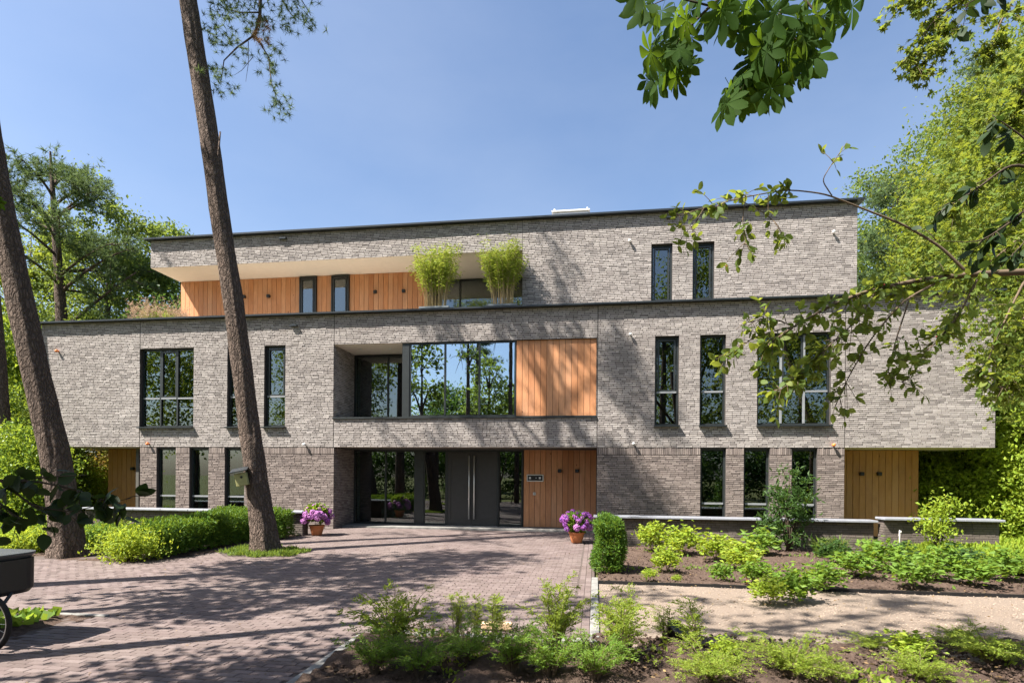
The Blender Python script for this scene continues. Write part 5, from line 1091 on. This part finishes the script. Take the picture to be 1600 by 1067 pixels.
# dark round leaves at the left edge, low
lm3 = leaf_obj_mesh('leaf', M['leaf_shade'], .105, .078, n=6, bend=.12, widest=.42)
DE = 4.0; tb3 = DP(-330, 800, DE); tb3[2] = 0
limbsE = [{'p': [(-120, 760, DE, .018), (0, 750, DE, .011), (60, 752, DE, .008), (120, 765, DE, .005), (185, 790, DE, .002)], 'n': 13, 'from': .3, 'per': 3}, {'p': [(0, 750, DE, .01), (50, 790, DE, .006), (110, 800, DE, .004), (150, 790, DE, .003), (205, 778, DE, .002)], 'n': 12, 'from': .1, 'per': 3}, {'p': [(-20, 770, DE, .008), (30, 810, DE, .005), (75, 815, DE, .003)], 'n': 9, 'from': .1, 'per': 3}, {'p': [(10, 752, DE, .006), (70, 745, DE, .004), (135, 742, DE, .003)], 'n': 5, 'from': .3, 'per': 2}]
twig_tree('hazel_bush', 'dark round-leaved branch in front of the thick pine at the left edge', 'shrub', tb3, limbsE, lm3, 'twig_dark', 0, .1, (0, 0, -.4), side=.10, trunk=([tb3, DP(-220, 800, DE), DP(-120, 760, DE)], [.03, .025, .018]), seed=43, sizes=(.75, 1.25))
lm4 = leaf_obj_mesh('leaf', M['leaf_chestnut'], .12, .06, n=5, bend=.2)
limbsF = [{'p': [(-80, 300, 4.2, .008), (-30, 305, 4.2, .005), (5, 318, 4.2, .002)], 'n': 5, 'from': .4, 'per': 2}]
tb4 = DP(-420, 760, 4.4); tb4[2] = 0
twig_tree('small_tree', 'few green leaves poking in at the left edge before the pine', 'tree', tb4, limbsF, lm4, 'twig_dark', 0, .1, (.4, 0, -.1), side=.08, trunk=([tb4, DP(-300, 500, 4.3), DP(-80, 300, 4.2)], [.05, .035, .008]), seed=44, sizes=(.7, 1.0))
# horse chestnut: palmate leaves
def palmate():
    V, Fc = [], []
    for k, (a, L) in enumerate(zip((-130, -85, -42, 0, 42, 85, 130), (.15, .21, .25, .27, .25, .21, .15))):
        v, f = leaf_blade('x', None, L, L * .40, n=6, fold=.18, bend=.22, widest=.66); a = math.radians(a); R = np.array([[math.cos(a), -math.sin(a), 0], [math.sin(a), math.cos(a), 0], [0, 0, 1]]); n0 = sum(len(q) for q in V); V.append(v @ R.T + np.array([0, 0, -.0])); Fc += [tuple(n0 + i for i in q) for q in f]
    n0 = sum(len(q) for q in V); V.append(np.array([(-.16, -.003, .01), (-.16, .003, .01), (0, .003, 0), (0, -.003, 0)])); Fc.append((n0, n0 + 1, n0 + 2, n0 + 3))
    return np_mesh('leaf', np.concatenate(V), np.array(Fc), M['leaf_chestnut'], True)
pm = palmate(); DH = 4.6; tc_ = np.array(DP(2050, 760, 3.4)); tc_[2] = 0; tc_ = np.array([5.5, -19.5, 0.])
random.seed(45); root = empty('horse_chestnut_tree', tc_); tag(root, 'horse chestnut branch with large fan-shaped leaves hanging from the top', 'tree'); m = MB()
def cp(u, v, d=DH): return DP(u, v, d) - tc_
m.tube([np.array([0, 0, -.1]), np.array([0, 0, 3]), np.array([-.3, .4, 6.0]), np.array([-.8, 1.2, 8.5])], [.30, .26, .2, .1], 12)
m.tube([np.array([-.1, .2, 4.8]), cp(1500, -200), cp(1330, -90), cp(1240, -20), cp(1200, 60), cp(1180, 110), cp(1150, 150)], [.10, .06, .035, .02, .014, .009, .005], 7)
m.tube([cp(1330, -90), cp(1200, -60), cp(1110, 10), cp(1070, 50), cp(1045, 90), cp(1050, 120)], [.025, .02, .013, .009, .006, .003], 6)
m.tube([cp(1240, -20), cp(1275, 20), cp(1290, 50)], [.012, .008, .004], 5); m.tube([cp(1110, 10), cp(1050, -5), cp(1015, 10)], [.009, .006, .003], 5); m.tube([cp(1200, 60), cp(1240, 60), cp(1270, 80)], [.008, .006, .003], 5)
m.build('branch', M['twig_dark'], root, True)
spots = [(1012, 8), (1030, 20), (1000, -12), (1060, 22), (1085, 12), (1110, 20), (1040, 62), (1022, 84), (1062, 80), (1078, 98), (1034, 112), (1016, 128), (1058, 128), (1048, 100), (1070, 60),
         (1135, 22), (1115, 40), (1150, 30), (1172, 10), (1160, 50), (1190, 36), (1205, 20), (1180, 68), (1200, 70), (1222, 50), (1240, 30), (1262, 18), (1285, 28), (1308, 8), (1272, 82), (1250, 70), (1288, 26), (1230, 90), (1210, 105), (1190, 96), (1174, 112), (1155, 122), (1195, 128), (1222, 125), (1168, 140), (1145, 150), (1135, 140), (1185, 150), (1205, 142), (1160, 158), (1240, 108), (1255, 48), (1135, -6), (1220, -8), (1290, -14), (1180, -20), (1080, -15), (1320, -18), (1262, 60), (1202, 88), (1176, 84)]
spots += [(u + random.gauss(0, 12), v + random.gauss(-6, 11)) for u, v in spots]
spots = [q for q in spots if not (1084 < q[0] < 1158 and q[1] > 30 and q[1] < 112 - (q[0] - 1084) * .15)]
for (u, v) in spots:
    lf = bpy.data.objects.new('leaf', pm); lf.location = cp(u + random.gauss(0, 4), v + random.gauss(0, 4), DH + random.gauss(0, .22)); d = Vector((random.gauss(-.2, .35), random.gauss(0, .35), -1.0)); lf.rotation_euler = orient(d, random.uniform(-1.7, 1.7)); s = random.uniform(.55, .92); lf.scale = (s, s, s); link(lf, root)
# maple spray from the tree at the top right
random.seed(46); 
def maple_mesh(L):
    pts = []
    for a, q in zip((180, 128, 105, 72, 50, 18, 0, -18, -50, -72, -105, -128), (.10, .30, .62, .42, .85, .48, 1.05, .48, .85, .42, .62, .30)): pts.append((L * (.12 + q * .62 * math.cos(math.radians(a))), L * q * .62 * math.sin(math.radians(a)), -.18 * L * q * q + .05 * L * abs(math.sin(math.radians(a)))))
    V = np.array([(L * .12, 0, 0)] + pts); n_ = len(pts); return np_mesh('leaf', V, np.array([(0, 1 + i, 1 + (i + 1) % n_) for i in range(n_)]), M['leaf_maple'])
lmm = maple_mesh(.13)
DM = 9.0; tm_ = np.array(DP(1860, 760, 9.4)); tm_[2] = 0
limbsM = [{'p': [(1720, 180, DM, .03), (1640, 220, DM, .018), (1560, 260, DM, .01), (1480, 330, DM, .004)], 'n': 70, 'from': .2, 'per': 8}, {'p': [(1720, 280, DM, .03), (1640, 330, DM, .018), (1560, 400, DM, .01), (1500, 440, DM, .004)], 'n': 70, 'from': .2, 'per': 8}, {'p': [(1720, 400, DM, .03), (1640, 450, DM, .018), (1580, 520, DM, .01), (1530, 570, DM, .004)], 'n': 60, 'from': .2, 'per': 8}, {'p': [(1700, 120, DM, .02), (1620, 160, DM, .01), (1550, 190, DM, .004)], 'n': 50, 'from': .2, 'per': 8}, {'p': [(1700, 520, DM, .02), (1620, 570, DM, .012), (1560, 610, DM, .004)], 'n': 46, 'from': .2, 'per': 8}, {'p': [(1720, -60, DM, .05), (1600, -30, DM, .03), (1500, 0, DM, .018), (1450, 40, DM, .01), (1428, 90, DM, .005), (1435, 115, DM, .003)], 'n': 60, 'from': .3, 'per': 8}, {'p': [(1520, -5, DM, .012), (1455, -8, DM, .008), (1405, 10, DM, .003)], 'n': 40, 'from': .1, 'per': 8}, {'p': [(1480, 20, DM, .012), (1480, 60, DM, .008), (1450, 90, DM, .003)], 'n': 34, 'from': .1, 'per': 8}, {'p': [(1600, -30, DM, .02), (1560, 40, DM, .012), (1550, 90, DM, .006)], 'n': 40, 'from': .2, 'per': 8}, {'p': [(1680, 60, DM, .03), (1610, 120, DM, .015), (1570, 200, DM, .006)], 'n': 50, 'from': .2, 'per': 8}]
twig_tree('maple_tree', 'near maple with sunlit yellow-green leaves filling the right picture edge', 'tree', tm_, limbsM, lmm, 'twig', 0, .1, (0, 0, -.3), side=.30, trunk=([tm_, tm_ + [0, 0, 4], DP(1720, -60, DM)], [.2, .17, .06]), seed=46)

mt_ = [o_ for o_ in bpy.data.objects if o_.name.startswith('maple_tree')][0]; Vb = np.array([v.co for v in lmm.vertices]); Fb = np.array([list(p.vertices) for p in lmm.polygons]); Vs = []; rnd = random.Random(47)
for _ in range(620):
    v = rnd.uniform(60, 660); lim = np.interp(v, [60, 130, 200, 260, 330, 420, 480, 540, 600, 660], [1585, 1560, 1512, 1462, 1418, 1440, 1462, 1515, 1540, 1575]); u = lim + abs(rnd.gauss(0, 130)) ; d_ = rnd.uniform(9.2, 13.5) + (v > 430) * 1.0
    c = DP(u, v, d_) - tm_
    for k in range(rnd.randint(7, 15)):
        R = np.array(orient((rnd.gauss(-.2, .6), rnd.gauss(-.1, .6), rnd.gauss(-.45, .4)), rnd.uniform(-.9, .9)).to_matrix()); Vs.append(Vb @ R.T * rnd.uniform(.7, 1.35) + c + np.array([rnd.gauss(0, .2), rnd.gauss(0, .2), rnd.gauss(0, .13)]))
obj('crown', np_mesh('crown', np.concatenate(Vs), (Fb[None] + np.arange(len(Vs))[:, None, None] * len(Vb)).reshape(-1, 3), M['leaf_maple']), mt_)
# ------------------------------------------------------------------ trees standing beside and behind the camera (their shade and reflections show; the mirrored trees are invented)
def out_tree(label, x, y, H, rx, n, size, mat, low=.5, trunk=.28, lean=(0, 0), spread=.5):
    L = [((lean[0], lean[1], H * .72), (rx, rx, H * .22)), ((lean[0] - rx * .5, lean[1] + .3, H * .6), (rx * .6, rx * .7, H * .14)), ((lean[0] + rx * .5, lean[1] - .2, H * .62), (rx * .65, rx * .7, H * .15)), ((lean[0], lean[1], H * .9), (rx * .55, rx * .55, H * .12))]
    if y < -22: L.append(((lean[0], lean[1], H * .40), (rx * 1.0, rx, H * .2)))  # low lobe added to hide pale horizon sky in the reflections
    return tree('broadleaf_tree', label, 'tree', (x, y, 0), H * low, trunk, L, n, size, mat, lean=lean, spread=spread, group='trees around the forecourt outside the frame')
out_tree('tree left of the camera whose shade falls over the near paving', -10.2, -13.9, 11.5, 1.2, 1500, .24, 'leaf_oak', spread=.24, trunk=.2)
out_tree('tree left of the camera shading the foreground shrub bed', -6.7, -16.9, 9.6, 1.6, 3600, .2, 'leaf_oak', spread=.26)
out_tree('tall tree left of the camera whose shade crosses the drive before the entrance', -12.0, -12.1, 17.0, 1.7, 3800, .25, 'leaf_oak', low=.6, spread=.28)
out_tree('slender tree left of the camera shading the start of the sandy path', -7.6, -14.8, 14.5, 1.0, 350, .24, 'leaf_oak', low=.62, spread=.26, trunk=.16)
out_tree('high thin tree left of the camera shading the right part of the path', -5.2, -16.0, 18.0, 1.5, 480, .25, 'leaf_oak', low=.65, spread=.28, trunk=.16)
for i, (x, y, H, rx, mt, lab) in enumerate(((-26, -34, 17, 4.5, 'leaf_oak', 'tall oak far left behind the camera, seen reflected in the windows'), (-15, -40, 11.0, 3.4, 'leaf_dark', 'dark tall tree left behind the camera, seen reflected'), (-6.0, -36, 10.5, 2.8, 'leaf_oak', 'round oak behind the camera, reflected in the bay window'), (2, -42, 17, 4.0, 'leaf_dark', 'dark tree straight behind the camera, seen reflected'), (9, -33, 24, 4.4, 'leaf_oak', 'tall oak behind the camera, reflected in the right windows'), (18, -35, 25, 5.2, 'leaf_oak', 'broad oak right behind the camera, seen reflected'), (27, -30, 18, 4.8, 'leaf_oak', 'large oak far right behind the camera, seen reflected'), (-34, -26, 18, 4.6, 'leaf_maple', 'light tree at the far left behind the camera, seen reflected'))):
    out_tree(lab, x, y, H, rx, 14000, .30, mt, low=.45, spread=.6)
for i, (x, y, h, lean) in enumerate(((-10.5, -30, 17, .5), (-4.0, -29, 18, -.4), (5.5, -31, 17, .3))):
    lp = [(h * t * .97, (lean + math.cos(k * 2.4) * 2.2 * (1.3 - t), math.sin(k * 2.4) * 2.2 * (1.3 - t), h * t), .05) for k, t in enumerate(np.linspace(.68, 1, 12))]
    pine('pine_tree', ('left', 'middle', 'right')[i] + ' of three pines behind the camera seen reflected in the glass', (x, y, 0), [(0, 0, -.1), (lean * .5, 0, h * .5), (lean, 0, h)], [.3, .24, .08], lp, (.3, .018, 10), 60 + i, group='pines behind the camera')
for i, (x, y, w_) in enumerate(((-16, -24.5, 3.2), (-8.5, -25.5, 2.8), (8, -24.5, 3.0), (15, -23.5, 3.2), (0.5, -27, 2.6))):  # unseen bushes added to keep pale horizon sky out of the glass
    bush('garden_shrub', ('first', 'second', 'fourth', 'fifth', 'third')[i] + ' from the left of the added bushes behind the camera, seen reflected', (x, y, 0), [((0, 0, 2.0), (w_ * 1.6, 1.2, 2.2)), ((w_ * .6, .2, 3.2), (w_ * .9, 1, 1.8)), ((-w_ * .7, .1, 2.9), (w_ * .9, 1, 1.7))], 9000, .24, 'leaf_dark', spread=.36, group='bushes behind the camera')

# ------------------------------------------------------------------ weeds and litter
patch('weeds', 'small weeds and seedlings sprouting from the foreground soil', -2.5, 9, -14.6, -12.1, 5200, .075, 'leaf_feather', lambda x, y: (np.sin(x * 3.1 + y) + np.sin(y * 4.3 - x * 1.7) + np.sin(x * 9) * .5 > .55) & (y < -12.2 + np.clip(x, 0, 9) * .09), .04, .02)
patch('weeds', 'small seedlings between the young plants of the right bed', .3, 12, -8.2, -3.0, 3600, .08, 'leaf_bed', lambda x, y: np.sin(x * 3.7 + y) + np.sin(y * 4.1 - x * 1.3) > .9, .02, .02)
def litter(name, label, x0, x1, y0, y1, n, size, mat, z, fn=None):
    X = rng.uniform(x0, x1, n); Y = rng.uniform(y0, y1, n)
    if fn is not None: k = fn(X, Y); X, Y = X[k], Y[k]
    n = len(X); D = np.stack([rng.normal(size=n), rng.normal(size=n), rng.normal(size=n) * .12], 1); o = obj(name, leaves(name, np.stack([X, Y, np.full(n, z)], 1), D, size * rng.uniform(.4, 1.3, n), M[mat], .4, .04)); tag(o, label, 'litter', None, 'stuff')
M['dry_leaf'] = leaf_mat('dry_leaf', [(.16, .10, .05), (.24, .16, .08), (.11, .07, .04), (.30, .22, .10)], (.3, .2, .08), .15)
litter('leaf_litter', 'dry fallen leaves and needles scattered over the brick drive', -12, -.2, -14.5, -.5, 900, .035, 'dry_leaf', .008, in_drive)
litter('leaf_litter', 'dry leaf litter on the foreground soil', -2.5, 9, -14.6, -12.1, 1600, .05, 'dry_leaf', .075, lambda x, y: y < -12.2 + np.clip(x, 0, 9) * .09)
litter('leaf_litter', 'dry leaf litter on the soil of the right bed and path', .1, 10, -12, -3, 1500, .04, 'dry_leaf', .03)
